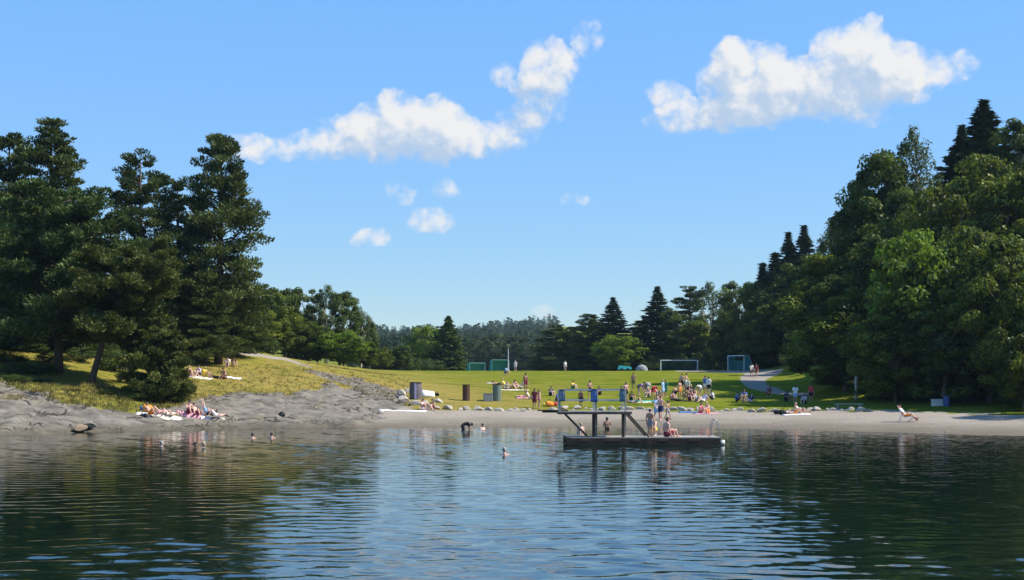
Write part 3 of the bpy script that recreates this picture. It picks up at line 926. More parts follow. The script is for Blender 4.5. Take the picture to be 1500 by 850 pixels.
CT = [
    ('light0', 622, 292, 474, 54, 'bright green leafy tree at the far edge of the field'),
    ('conifer_light', 657, 290, 462, 46, 'pointed pale green conifer beside the bright leafy tree'),
    ('pine1', 815, 300, 474, 58, 'broad dark pine at the far edge of the field'),
    ('pine2', 838, 306, 478, 40, 'dark pine tucked right behind the broad dark pine'),
    ('spruce3', 898, 290, 435, 92, 'dark pointed spruce right of the far hill gap'),
    ('pine2', 862, 296, 459, 52, 'dark pine left of the pointed spruce at field edge'),
    ('light0', 905, 276, 490, 74, 'low olive leafy tree in front of the pointed spruce'),
    ('tall1', 880, 300, 470, 44, 'dark tree between pine and pointed spruce'),
    ('spruce3', 963, 284, 419, 100, 'tall dark spruce behind the white football goal'),
    ('pine2', 938, 296, 470, 42, 'dark pine filling the dip between the two spruces'),
    ('pine1', 1010, 290, 417, 62, 'rough topped pine right of the tall spruce'),
    ('birch0', 1042, 284, 411, 64, 'pale leafy birch behind the right end of the goal'),
    ('tall0', 986, 280, 452, 48, 'leafy tree behind the left goal post'),
    ('tall0', 1080, 262, 410, 70, 'dark leafy tree behind the teal netted goal'),
    ('round1', 1020, 276, 470, 70, 'low dark leafy tree straight behind the white goal'),
    ('round0', 1062, 258, 456, 62, 'low leafy tree left of the teal netted goal'),
    ('tall1', 1106, 244, 408, 60, 'dark leafy tree at the path bend'),
    ('round0', 945, 286, 500, 50, 'low leafy tree left of the white goal'),
]
for k, px, Y, top, w, lab in CT:
    plant(k, px, Y, top, w, lab)
RT = [
    ('spruce2', 1117, 252, 383, 60, 'thin spruce spike left of the twin spruces above the path'), ('spruce2', 1135, 250, 368, 66, 'thin spruce just left of the twin spruces'),
    ('spruce3', 1155, 244, 339, 104, 'left one of the twin dark spruces'), ('spruce3', 1178, 242, 329, 110, 'right one of the twin dark spruces'),
    ('birch1', 1246, 164, 279, 92, 'pale birch with airy crown on the left shoulder of the right wood'), ('birch0', 1220, 176, 318, 58, 'smaller pale birch left of the airy birch shoulder'),
    ('tall1', 1302, 158, 214, 64, 'dark leafy tree left of the high birch spire'), ('birch0', 1341, 158, 181, 56, 'high slim birch spire above the right wood'),
    ('round0', 1408, 138, 226, 168, 'great round olive tree in the middle of the right wood'), ('spruce3', 1441, 168, 145, 165, 'tallest dark spruce rising over the right wood'),
    ('spruce3', 1409, 166, 182, 120, 'shorter dark spruce at the left side of the tallest spruce'), ('tall0', 1494, 152, 173, 96, 'leafy tree at the top right corner of the wood'),
    ('round1', 1472, 134, 250, 120, 'olive tree sloping to the right frame edge'), ('tall0', 1270, 160, 250, 60, 'dark leafy tree between airy birch and high birch'),
    ('round1', 1218, 150, 366, 118, 'wide dark leafy tree on the left front of the right wood'), ('tall0', 1290, 134, 342, 116, 'dark leafy tree in the front of the right wood under the airy birch'),
    ('light0', 1338, 124, 332, 84, 'bright leafed tree catching light in the front of the wood'), ('round0', 1388, 122, 330, 96, 'leafy tree with bright patches right of the bright leafed tree'),
    ('round1', 1450, 116, 345, 130, 'broad shaded leafy tree by the right edge of the wood'), ('round0', 1505, 112, 372, 130, 'shaded leafy tree cut by the right frame edge'),
    ('round1', 1238, 134, 428, 124, 'shaded front tree left of the pale trunk post'), ('round0', 1312, 122, 446, 128, 'shaded front tree behind the pale trunk post'),
    ('tall0', 1384, 117, 440, 120, 'shaded front tree behind the white box by the beach'), ('tall1', 1150, 234, 436, 92, 'shaded leafy tree above the path turning'),
    ('tall0', 1122, 242, 428, 72, 'shaded leafy tree under the thin spruces'), ('tall1', 1330, 150, 270, 92, 'dark leafy tree under the high birch spire'),
    ('tall0', 1355, 144, 300, 100, 'dark tree behind the bright leafed tree'), ('round1', 1440, 126, 440, 130, 'shaded front tree right of the blue barrel'),
    ('round0', 1500, 108, 450, 130, 'shaded front tree at the beach end by the frame edge'), ('tall1', 1222, 158, 450, 70, 'shaded tree behind the standing people in the shade'),
    ('round0', 1205, 205, 430, 80, 'round tree at the end of the lit grass right of the path'),
    ('tall0', 1180, 226, 372, 80, 'leafy tree right below the twin spruces'),
    ('round0', 1600, 100, 420, 150, 'tree beyond the right frame edge near the water'), ('tall1', 1225, 146, 400, 90, 'dark tree in the front left corner of the wood'),
]
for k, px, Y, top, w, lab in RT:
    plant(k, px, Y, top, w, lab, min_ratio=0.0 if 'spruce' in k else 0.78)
# the wood goes on beyond the frame on both sides
for i, (x, Y) in enumerate([(58, 118), (66, 112), (74, 122), (64, 132), (76, 138), (88, 128), (70, 150), (84, 154), (98, 146), (80, 172), (96, 176), (112, 168), (62, 160), (108, 132), (92, 108), (104, 196), (84, 196)]):
    k = ('round0', 'tall0', 'round1', 'tall1', 'birch1')[i % 5]
    s_ = Hs(x, Y) + rng.uniform(10, 13.5)
    plant(k, CX + F * x / Y, Y, HZ - (s_ - EYE) / Y * F, 9.5 / Y * F, 'leafy tree of the wood beyond the right frame edge', 'tree', 'wood beyond the right edge')
for i, (x, Y) in enumerate([(-62, 112), (-70, 122), (-66, 136), (-80, 132), (-78, 150), (-92, 146), (-64, 168), (-84, 172), (-100, 165), (-76, 196), (-98, 200), (-60, 205)]):
    k = ('pine1', 'pine2', 'round1')[i % 3]
    s_ = Hs(x, Y) + rng.uniform(9, 12)
    plant(k, CX + F * x / Y, Y, HZ - (s_ - EYE) / Y * F, 7 / Y * F, 'tree of the grove beyond the left frame edge', 'tree', 'grove beyond the left edge')
# undergrowth: dark fill added under the right wood, shrubs on the left bank
UG_ = [(1165, 214, 518), (1182, 208, 520), (1200, 200, 522), (1175, 222, 500), (1208, 190, 520), (1195, 216, 500), (1185, 228, 512), (1150, 238, 515), (1218, 152, 540), (1232, 140, 545), (1262, 132, 548), (1300, 126, 550), (1335, 122, 552), (1368, 121, 556), (1402, 118, 552), (1435, 118, 548),
       (1470, 116, 552), (1500, 113, 552), (1125, 244, 520), (1228, 160, 510), (1280, 140, 520), (1350, 130, 520), (1420, 126, 520), (1480, 122, 520)]
for i, (px, Y, top) in enumerate(UG_):
    plant('bush%d' % (i % 2), px, Y, top, 60 if Y > 150 else 75, 'dark shrub in the shade under the right wood', 'shrub', 'shrubs under the right wood')
for i, (px, Y, top, w) in enumerate([(60, 103, 555, 40), (150, 103.5, 572, 34), (172, 103, 582, 30), (100, 102, 572, 34), (205, 104, 575, 34), (20, 101, 548, 44), (255, 106, 578, 26), (192, 107, 560, 28), (128, 104, 575, 26), (28, 106, 530, 60), (62, 108, 532, 48), (10, 112, 515, 60), (75, 116, 515, 50), (165, 118, 512, 44), (120, 120, 508, 50), (40, 122, 498, 60), (190, 112, 535, 36), (150, 126, 500, 50)]):  # the later ones added to deepen the shade beneath the pines
    plant('bush%d' % (i % 2), px, Y, top, w, 'low green shrub on the bank between pines and bare rock', 'shrub', 'shrubs on the rocky bank')
for i, (px, Y, top, w) in enumerate([(20, 150, 440, 60), (70, 150, 440, 60), (120, 150, 445, 60), (170, 150, 450, 60), (220, 152, 455, 60), (262, 156, 462, 50), (310, 158, 470, 44), (335, 160, 478, 44), (360, 166, 485, 40), (390, 174, 492, 40)]):
    plant('bush%d' % (i % 2), px, Y, top, w, 'dark shrub on the knoll behind the pine grove', 'shrub', 'shrubs behind the pine grove')
for i, px in enumerate(np.arange(552, 1112, 15)):
    if 676 < px < 785:
        continue
    Y = float(np.interp(px, [552, 680, 790, 1000, 1112], [258, 298, 300, 272, 240])) + rng.uniform(-3, 6)
    plant('bush%d' % (i % 2), px, Y, HZ - (Hs(px2x(px, Y), Y) + rng.uniform(2.6, 4.4) - EYE) / Y * F, rng.uniform(30, 42), 'low dark shrub under the trees along the far field edge', 'shrub', 'shrubs along the far field edge')
# wooded hill far away
n = 0
for row, Y in enumerate((540, 640, 760, 880, 1010, 1150, 1300, 1450, 1560)):
    for px in np.arange(534, 812, 8.6):
        x = px2x(px + rng.uniform(-5, 5), Y); yy = Y + rng.uniform(-25, 25)
        k = ('far0', 'far2', 'far1', 'far2', 'far1')[rng.integers(0, 5)]
        z = Hs(x, yy)
        hgt = rng.uniform(12, 18)
        top = HZ - (z + hgt - EYE) / yy * F
        plant(k, px, yy, top, rng.uniform(9, 13) / yy * F, 'distant hazy tree on the wooded hill beyond the field', 'tree', 'trees on the far hill', parts=False, z=z, x=x)
        n += 1
print('far trees', n)
# ------------------------------------------------------------------ people
dg_cache = {}
def remesh(caps, name, voxel, smooth=4):
    """union of tapered capsules grown into one continuous skin"""
    mb = MB()
    for (p0, r0, p1, r1) in caps:
        p0 = Vector(p0); p1 = Vector(p1)
        L = (p1 - p0).length
        n = max(2, int(L / max(0.012, min(r0, r1) * 0.7)) + 1)
        mb.ball(p0, r0); mb.ball(p1, r1)
        if L > 1e-4:
            mb.tube([p0, (p0 + p1) / 2, p1], [r0, (r0 + r1) / 2, r1], 12)
    me = mb.mesh(name + '_src', None)
    o = bpy.data.objects.new(name + '_src', me)
    col.objects.link(o)
    m = o.modifiers.new('r', 'REMESH'); m.mode = 'VOXEL'; m.voxel_size = voxel
    s = o.modifiers.new('s', 'SMOOTH'); s.factor = 0.5; s.iterations = smooth
    bpy.context.view_layer.update()
    dg = bpy.context.evaluated_depsgraph_get()
    out = bpy.data.meshes.new_from_object(o.evaluated_get(dg))
    out.name = name
    bpy.data.objects.remove(o); bpy.data.meshes.remove(me)
    out.materials.clear()
    out.polygons.foreach_set('use_smooth', [True] * len(out.polygons))
    return out


def mir(p):
    return (-p[0], p[1], p[2])


# joints of each pose in metres; right side given, left mirrored unless given with a leading L
POSES = {
    'stand': dict(pelvis=(0, 0, .94), waist=(0, -.01, 1.10), chest=(0, .01, 1.31), neck=(0, .02, 1.48), head=(0, -.01, 1.62), sh=(.185, .01, 1.41), el=(.25, .04, 1.12), wr=(.265, -.05, .87), hip=(.095, 0, .92), kn=(.11, -.03, .50), an=(.115, .03, .08), look=(0, -1, 0)),
    'hips': dict(pelvis=(0, 0, .94), waist=(0, -.01, 1.10), chest=(0, .01, 1.31), neck=(0, .02, 1.48), head=(.01, -.01, 1.62), sh=(.185, .01, 1.41), el=(.36, .10, 1.18), wr=(.19, -.04, 1.02), Lel=(-.25, .02, 1.12), Lwr=(-.22, -.14, .90), hip=(.095, 0, .92), kn=(.13, -.03, .50), an=(.15, .03, .08), look=(.3, -1, -.1)),
    'walk': dict(pelvis=(0, 0, .92), waist=(0, -.02, 1.08), chest=(0, -.03, 1.29), neck=(0, -.03, 1.46), head=(0, -.07, 1.60), sh=(.18, -.03, 1.39), el=(.24, .12, 1.13), wr=(.24, .05, .90), Lel=(-.24, -.12, 1.12), Lwr=(-.22, -.30, .95), hip=(.095, 0, .90), kn=(.10, -.20, .52), an=(.10, -.26, .09), Lkn=(-.10, .04, .49), Lan=(-.10, .30, .14), look=(0, -1, -.1)),
    'bend': dict(pelvis=(0, .16, .90), waist=(0, .06, 1.02), chest=(0, -.17, 1.07), neck=(0, -.32, 1.06), head=(0, -.44, 1.02), sh=(.18, -.24, 1.04), el=(.22, -.32, .76), wr=(.16, -.42, .53), hip=(.10, .16, .88), kn=(.13, .06, .48), an=(.13, .08, .08), look=(0, -.7, -.7)),
    'crouch': dict(pelvis=(0, .12, .36), waist=(0, .08, .52), chest=(0, -.04, .70), neck=(0, -.12, .84), head=(0, -.19, .96), sh=(.18, -.06, .79), el=(.24, -.28, .60), wr=(.12, -.45, .46), hip=(.10, .12, .35), kn=(.19, -.28, .50), an=(.16, -.02, .09), look=(0, -1, -.3)),
    'sit_up': dict(pelvis=(0, .05, .13), waist=(0, .10, .29), chest=(0, .05, .50), neck=(0, -.01, .66), head=(0, -.06, .79), sh=(.18, .03, .59), el=(.25, -.18, .40), wr=(.09, -.36, .40), hip=(.10, .05, .13), kn=(.14, -.36, .49), an=(.12, -.55, .08), look=(0, -1, -.1)),
    'sit_back': dict(pelvis=(0, 0, .12), waist=(0, .09, .26), chest=(0, .21, .45), neck=(0, .30, .61), head=(0, .30, .76), sh=(.19, .25, .54), el=(.27, .44, .31), wr=(.29, .50, .07), hip=(.10, 0, .12), kn=(.13, -.42, .26), an=(.13, -.82, .09), Lkn=(-.14, -.38, .46), Lan=(-.13, -.56, .08), look=(0, -1, 0)),
    'cross': dict(pelvis=(0, .08, .13), waist=(0, .09, .29), chest=(0, .03, .51), neck=(0, -.02, .67), head=(0, -.07, .80), sh=(.18, .01, .60), el=(.26, -.12, .36), wr=(.16, -.30, .24), hip=(.11, .08, .13), kn=(.36, -.22, .16), an=(-.08, -.38, .09), Lan=(.10, -.30, .10), look=(.1, -1, -.3)),
    'lie_up': dict(pelvis=(0, 0, .12), waist=(0, .16, .13), chest=(0, .38, .14), neck=(0, .56, .13), head=(0, .70, .14), sh=(.19, .47, .12), el=(.34, .28, .07), wr=(.28, .06, .08), hip=(.10, 0, .12), kn=(.12, -.30, .47), an=(.12, -.52, .08), look=(0, -.2, 1)),
    'legs_up': dict(pelvis=(0, 0, .12), waist=(0, .16, .13), chest=(0, .38, .14), neck=(0, .56, .15), head=(0, .70, .19), sh=(.19, .47, .12), el=(.30, .34, .14), wr=(.17, .22, .30), hip=(.10, 0, .13), kn=(.10, -.14, .55), an=(.11, -.20, .96), Lkn=(-.14, -.26, .50), Lan=(-.12, -.34, .92), look=(0, -.3, 1)),
    'prone': dict(pelvis=(0, 0, .12), waist=(0, .15, .13), chest=(0, .36, .17), neck=(0, .54, .24), head=(0, .66, .32), sh=(.18, .46, .17), el=(.24, .62, .06), wr=(.08, .78, .06), hip=(.10, 0, .12), kn=(.12, -.42, .08), an=(.13, -.82, .08), Lan=(-.13, -.62, .40), look=(0, 1, 0)),
    'chair': dict(pelvis=(0, .05, .44), waist=(0, .15, .58), chest=(0, .30, .77), neck=(0, .40, .92), head=(0, .42, 1.06), sh=(.19, .34, .86), el=(.27, .18, .64), wr=(.23, -.08, .62), hip=(.10, .05, .43), kn=(.13, -.38, .52), an=(.13, -.68, .14), Lkn=(-.13, -.36, .54), Lan=(-.13, -.76, .20), look=(0, -1, .1)),
    'edge': dict(pelvis=(0, 0, .12), waist=(0, .03, .28), chest=(0, .02, .50), neck=(0, -.02, .67), head=(0, -.06, .80), sh=(.18, .01, .60), el=(.26, .02, .34), wr=(.24, -.08, .12), hip=(.10, 0, .12), kn=(.15, -.40, .34), an=(.14, -.52, .07), look=(0, -1, -.3)),
}


class Pose:
    def __init__(self, nm):
        d = POSES[nm]
        g = {k: Vector(v) for k, v in d.items() if k in ('pelvis', 'waist', 'chest', 'neck', 'head', 'look')}
        for k in ('sh', 'el', 'wr', 'hip', 'kn', 'an'):
            g['R' + k] = Vector(d[k]); g['L' + k] = Vector(d.get('L' + k, mir(d[k])))
        self.g = g; self.nm = nm; self.part = {}
        g['look'].normalize()

    def caps_body(self):
        g = self.g; c = []
        look = g['look']; upv = (g['head'] - g['neck']).normalized()
        look = (look - upv * look.dot(upv)); look = look.normalized() if look.length > 0.05 else Vector((0, 0, 1)).cross(Vector((1, 0, 0)))
        side = look.cross(upv).normalized()
        self.face = (look, upv, side)
        hd = g['head']
        # trunk as two tapered bundles, wider than deep
        sv = (g['Rsh'] - g['Lsh']).normalized()
        for s in (-1, 1):
            c += [(g['pelvis'] + sv * .075 * s, .100, g['waist'] + sv * .065 * s, .085), (g['waist'] + sv * .065 * s, .085, g['chest'] + sv * .085 * s, .100),
                  (g['chest'] + sv * .085 * s, .100, (g['chest'] * .35 + g['neck'] * .65) + sv * .08 * s, .070)]
        c += [(g['chest'], .10, g['neck'], .062), (g['neck'], .055, hd - upv * .03, .052)]
        # skull, jaw, nose, ears
        c += [(hd + upv * .035 - look * .015, .088, hd + upv * .02 + look * .012, .082), (hd - upv * .045 + look * .045, .048, hd - upv * .01 + look * .03, .066),
              (hd + look * .090 + upv * .012, .011, hd + look * .104 - upv * .018, .015)]
        for s in (-1, 1):
            c.append((hd + side * .086 * s + upv * .015, .014, hd + side * .082 * s - upv * .022, .012))
        for S, s in (('L', -1), ('R', 1)):
            sh, el, wr = g[S + 'sh'], g[S + 'el'], g[S + 'wr']
            c += [((g['chest'] * .3 + g['neck'] * .7) + sv * .06 * s, .060, sh, .060), (sh, .058, el, .040), (el, .040, wr, .026)]
            hip, kn, an = g[S + 'hip'], g[S + 'kn'], g[S + 'an']
            c += [(hip, .092, kn, .055), (kn, .055, kn * .62 + an * .38 + Vector((0, .012, 0)), .056), (kn * .62 + an * .38 + Vector((0, .012, 0)), .056, an, .034)]
            # foot
            shin = (an - kn).normalized()
            fw = look - shin * look.dot(shin) if self.nm not in ('prone',) else Vector((0, -1, -.1))
            if self.nm in ('lie_up', 'sit_up', 'edge', 'cross', 'crouch', 'stand', 'hips', 'walk', 'bend'):
                fw = Vector((0, -1, -.12 if an.z < .1 else -.4))
            elif self.nm in ('sit_back', 'chair'):
                fw = Vector((0, -.45, .85)) if an.z > .085 else Vector((0, -1, -.1))
            elif self.nm == 'legs_up':
                fw = Vector((0, -.7, .55))
            fw = fw.normalized()
            sole = Vector((0, 0, -.035)) if fw.z < .2 else Vector((0, 0, 0))
            c += [(an - fw * .04 + sole, .036, an + fw * .10 + sole, .038), (an + fw * .10 + sole, .038, an + fw * .18 + sole * 1.1, .026)]
            # hand: palm, four fingers of unequal length with a bend, thumb from the side
            hdv = (wr - el).normalized()
            if wr.z < .09:
                hdv = (Vector((hdv.x, hdv.y, 0)) + Vector((0, .3, 0))).normalized()
            lat = hdv.cross(Vector((0, 0, 1)) if abs(hdv.z) < .8 else Vector((0, 1, 0))).normalized()
            pal = hdv.cross(lat).normalized()
            pm = wr + hdv * .075
            c += [(wr, .026, wr + hdv * .04, .030)]
            for q, ln in ((-1.5, .068), (-.5, .082), (.5, .086), (1.5, .075)):
                b = pm + lat * q * .021
                c += [(wr + hdv * .02 + lat * q * .012, .017, b, .0135), (b, .0125, b + hdv * ln * .55 + pal * .012, .0115), (b + hdv * ln * .55 + pal * .012, .0115, b + hdv * ln * .92 + pal * .036, .0105)]
            tb = wr + hdv * .025 - lat * .028
            c += [(tb, .014, tb + hdv * .035 - lat * .024 + pal * .01, .0125), (tb + hdv * .035 - lat * .024 + pal * .01, .0125, tb + hdv * .068 - lat * .026 + pal * .022, .0105)]
        return c

    def get(self, k):
        if k in self.part:
            return self.part[k]
        g = self.g
        if not hasattr(self, 'face'):
            self.caps_body()
        look, up, side = self.face
        sv = (g['Rsh'] - g['Lsh']).normalized(); hd = g['head']; e = .016
        if k == 'body':
            me = remesh(self.caps_body(), 'body', .0125)
            me.materials.append(None); me.materials.append(M('dark_feature', (.03, .02, .02), .4))
            # eyes, brows and mouth as small dark spots on the face
            spots = [(hd + look * .088 + side * .032 * s + up * .018, .0135) for s in (-1, 1)] + [(hd + look * .09 + side * .014 * s - up * .052, .013) for s in (-1, 0, 1)]
            for p in me.polygons:
                for s, r in spots:
                    if (p.center - s).length < r:
                        p.material_index = 1
        else:
            c = []
            if k == 'swim_shorts' or k == 'bikini_bottom':
                f = .55 if k == 'swim_shorts' else .10
                lo = g['pelvis'] * .4 + g['waist'] * .6 if k == 'swim_shorts' else g['pelvis'] * .75 + g['waist'] * .25
                for s in (-1, 1):
                    c.append((g['pelvis'] + sv * .075 * s, .100 + e, lo + sv * .068 * s, .090 + e * .8))
                for S in 'LR':
                    kk = g[S + 'hip'] * (1 - f) + g[S + 'kn'] * f
                    c.append((g[S + 'hip'], .094 + e, kk, .094 - .037 * f + e * (1.5 if f > .3 else 1)))
            elif k == 'shirt' or k == 'dress':
                for s in (-1, 1):
                    c += [(g['pelvis'] * .7 + g['waist'] * .3 + sv * .072 * s, .100 + e, g['waist'] + sv * .066 * s, .090 + e), (g['waist'] + sv * .066 * s, .090 + e, g['chest'] + sv * .085 * s, .100 + e),
                          (g['chest'] + sv * .085 * s, .100 + e, g['chest'] * .4 + g['neck'] * .6 + sv * .08 * s, .072 + e)]
                for S, s in (('L', -1), ('R', 1)):
                    sh, el = g[S + 'sh'], g[S + 'el']
                    c += [(g['chest'] * .35 + g['neck'] * .65 + sv * .06 * s, .060 + e, sh, .060 + e), (sh, .060 + e, sh * .5 + el * .5, .052 + e * 1.3)]
                    if k == 'dress':
                        c += [(g['pelvis'] + sv * .07 * s, .11 + e, g[S + 'hip'] * .3 + g[S + 'kn'] * .7, .10 + e)]
            elif k == 'bikini_top':
                for s in (-1, 1):
                    c.append((g['chest'] + sv * .085 * s, .103 + e * .6, g['chest'] + sv * .085 * s + (g['neck'] - g['chest']).normalized() * .03, .100 + e * .6))
                c.append((g['chest'] - sv * .09, .104, g['chest'] + sv * .09, .104))
            elif k == 'hair' or k == 'long_hair' or k == 'cap':
                c += [(hd + up * .045 - look * .03, .096, hd + up * .055 + look * .012, .084), (hd + up * .0 - look * .05, .076, hd + up * .05 - look * .02, .09)]
                if k == 'long_hair':
                    c += [(hd - look * .055, .07, hd - look * .085 - up * .16, .055), (hd - look * .085 - up * .14, .055, hd - look * .10 - up * .26, .035)]
                if k == 'cap':
                    c += [(hd + up * .055 + look * .07, .02, hd + up * .05 + look * .15, .014)]
            me = remesh(c, k, .014)
            me.materials.append(None)
        self.part[k] = me
        return me


POSE = {k: Pose(k) for k in POSES}
SKIN = {'pale': M('skin_pale', (.60, .40, .31), .55, .06, 9), 'pink': M('skin_pink', (.58, .33, .25), .55, .06, 9), 'tan': M('skin_tan', (.42, .24, .15), .55, .08, 9), 'brown': M('skin_brown', (.22, .115, .07), .55, .1, 9)}
CLOTH = {n: M('cloth_' + n, c, .85, .12, 14) for n, c in dict(white=(.80, .79, .77), cream=(.72, .66, .52), black=(.02, .02, .023), navy=(.03, .04, .10), blue=(.07, .16, .42), sky=(.30, .48, .72), red=(.55, .04, .05), maroon=(.18, .03, .05),
         orange=(.75, .26, .04), yellow=(.75, .55, .08), green=(.05, .25, .16), teal=(.04, .30, .32), pink=(.70, .32, .38), grey=(.28, .28, .30), purple=(.22, .12, .28), olive=(.20, .20, .07), brown=(.16, .09, .05), lilac=(.48, .42, .62)).items()}
HAIRC = {'dark': M('hair_dark', (.025, .017, .013), .6, .3, 30), 'brown': M('hair_brown', (.09, .05, .03), .6, .3, 30), 'blond': M('hair_blond', (.42, .30, .14), .6, .25, 30), 'grey': M('hair_grey', (.26, .25, .23), .6, .2, 30)}


def set_mat(o, m):
    s = o.material_slots[0]; s.link = 'OBJECT'; s.material = m


def person(px, row, pose, face, skin, wear, label, size=1.0, hair='hair:dark', group=None, dz=0.0, at=None):
    """face: compass turn in degrees, 0 looks towards the camera, 90 to the right, 180 away"""
    x, y, z = at if at else ground_at(px, row)
    ps = POSE[pose]
    o = thing('person', label, 'person', (x, y, z + dz), R(face), group, size * 1.12)
    b = link('body', ps.get('body'), o); set_mat(b, SKIN[skin])
    if hair:
        k, c = hair.split(':')
        h = link('cap' if k == 'cap' else 'hair', ps.get(k), o)
        set_mat(h, CLOTH[c] if k == 'cap' else HAIRC[c])
    for w in wear.split():
        k, c = w.split(':')
        q = link(k, ps.get(k), o); set_mat(q, CLOTH[c])
    return o


def sheet(name, px, row, L, W, rz, c, label, cat, group=None, stripe=None):
    """a cloth lying on the ground, following it, with wrinkles and a thick hem"""
    x, y, z = ground_at(px, row)
    nx, ny = 14, 8
    cr, sr = math.cos(R(rz)), math.sin(R(rz))
    gx, gy = np.meshgrid(np.linspace(-L / 2, L / 2, nx), np.linspace(-W / 2, W / 2, ny))
    gx = gx + rng.normal(0, .02, gx.shape); gy = gy + rng.normal(0, .02, gx.shape)
    wx = x + gx * cr - gy * sr; wy = y + gx * sr + gy * cr
    wz = H(wx, wy) + .035 + rng.uniform(0, .03, gx.shape)
    n = nx * ny
    V = [(wx.flat[i] - x, wy.flat[i] - y, wz.flat[i] - z) for i in range(n)] + [(wx.flat[i] - x, wy.flat[i] - y, wz.flat[i] - z - .045) for i in range(n)]
    Fc = []
    for j in range(ny - 1):
        for i in range(nx - 1):
            a = j * nx + i
            Fc.append((a, a + 1, a + nx + 1, a + nx)); Fc.append((a + n + nx, a + n + nx + 1, a + n + 1, a + n))
    ring = [i for i in range(nx)] + [j * nx + nx - 1 for j in range(1, ny)] + [(ny - 1) * nx + i for i in range(nx - 2, -1, -1)] + [j * nx for j in range(ny - 2, 0, -1)]
    for i in range(len(ring)):
        a, b = ring[i], ring[(i + 1) % len(ring)]
        Fc.append((a, a + n, b + n, b))
    mb = MB(); mb.add(V, Fc)
    o = mb.build(name, c, None, (x, y, z), True)
    return tag(o, label, cat, group)


def bag(px, row, s, c, label, name='bag', strap=None):
    x, y, z = ground_at(px, row)
    b = MB()
    b.ball((0, 0, .30 * s), (.52 * s, .30 * s, .34 * s), 14, 9); b.ball((-.22 * s, 0, .34 * s), (.30 * s, .27 * s, .32 * s), 12, 8); b.ball((.26 * s, .02, .28 * s), (.30 * s, .26 * s, .28 * s), 12, 8)
    o = thing(name, label, 'bag', (x, y, z), rng.uniform(-.4, .4))
    bo = b.build('bag_body', c, o, None, True)
    h = MB(); h.tube([(-.2 * s, 0, .60 * s), (-.15 * s, 0, .82 * s), (.15 * s, 0, .82 * s), (.2 * s, 0, .58 * s)], .025 * s + .008, 6)
    h.build('handle', strap or CLOTH['black'], o, None, True)
    return o


T_ = 'towel'
# --- left rock shelf
sheet(T_, 232, 609.5, 3.6, 1.1, -2, CLOTH['cream'], 'long cream and pink towel on the rock shelf under the small pine', 'towel')
sheet(T_, 278, 609.5, 2.0, 1.0, 4, CLOTH['pink'], 'pink towel under the sunburnt pair on the rock shelf', 'towel')
sheet(T_, 311, 611.5, 1.9, .8, 5, CLOTH['white'], 'white towel at the right end of the sunbathers on the rock shelf', 'towel')
person(220, 609, 'sit_back', 60, 'tan', 'swim_shorts:orange', 'tanned sunbather leaning back on the cream towel beside the orange bag', hair='hair:brown')
person(233, 609.5, 'lie_up', -70, 'pink', 'bikini_bottom:pink bikini_top:pink', 'sunbather lying with raised knees in the middle of the cream towel', hair='long_hair:blond')
person(246, 609, 'lie_up', -80, 'pale', 'bikini_bottom:white bikini_top:white', 'pale sunbather lying with one knee peak at the right end of cream towel', .92, hair='long_hair:blond')
person(277, 609.5, 'sit_up', 40, 'pink', 'swim_shorts:maroon', 'sunburnt dark haired person sitting hunched on the pink towel', 1.08)
person(288, 610.5, 'sit_back', 50, 'pink', 'swim_shorts:maroon', 'sunburnt person leaning back right beside the hunched one on the rock', hair='hair:brown')
person(302, 611, 'legs_up', -85, 'pale', 'swim_shorts:sky', 'person lying on the rock with both legs stretched up in the air', hair='hair:dark')
person(316, 612, 'lie_up', -75, 'pale', 'swim_shorts:white', 'person lying with knees bent at the right end of the rock shelf', hair='hair:brown')
bag(216, 603, .8, CLOTH['orange'], 'bright orange bag behind the tanned sunbather')
bag(209, 602, .5, CLOTH['blue'], 'small blue bag left of the bright orange bag')
# --- left grass slope
sheet(T_, 172, 538, 2.0, 1.0, -6, M('cloth_pale_blue', (.30, .36, .52), .9, .3, 6), 'pale blue towel on the grass between the pine trunks', 'towel')
sheet(T_, 268, 549, 2.2, 1.2, 2, CLOTH['blue'], 'blue blanket on the grass right of the small pine', 'blanket')
sheet(T_, 288, 553, 3.0, 1.2, -3, CLOTH['cream'], 'cream blanket on the sunny grass under the seated group', 'blanket')
sheet(T_, 342, 554.5, 1.5, .8, 0, CLOTH['white'], 'pale towel right of the tanned person on the slope', 'towel')
person(268, 549, 'prone', 70, 'pale', 'swim_shorts:white', 'person in white lying on the blue blanket by the small pine', hair='hair:dark')
person(277, 551, 'sit_up', 30, 'pink', 'bikini_bottom:purple bikini_top:purple', 'pink skinned person sitting at the left end of the cream blanket', hair='hair:blond')
person(284, 551.5, 'lie_up', 85, 'pale', 'swim_shorts:cream', 'pale person lying between the two seated ones on the cream blanket', .9, hair='hair:blond')
person(291, 552, 'sit_up', -20, 'pale', 'shirt:lilac swim_shorts:navy', 'dark haired person in lilac shirt sitting on the cream blanket', 1.05)
person(300, 552.5, 'sit_up', 70, 'tan', 'shirt:yellow swim_shorts:yellow', 'person in yellow sitting at the right end of the cream blanket', hair='hair:blond')
person(328, 555.5, 'cross', -30, 'tan', 'swim_shorts:black', 'tanned bare chested person sitting on the slope left of pale towel', 1.12)
person(318, 554.5, 'prone', 80, 'brown', 'swim_shorts:black shirt:black', 'person in black lying behind the tanned person on the slope')
person(333, 537.5, 'sit_up', 10, 'pale', 'shirt:white swim_shorts:grey', 'person in white shirt sitting highest on the left slope', 1.1)
person(342, 537, 'sit_up', 40, 'tan', 'shirt:black swim_shorts:cream', 'person in black shirt sitting beside the white shirt on the upper slope', 1.0)
person(138, 550, 'sit_up', 20, 'tan', 'shirt:maroon swim_shorts:white', 'person in maroon sitting at the foot of the leaning pine trunk', .85)
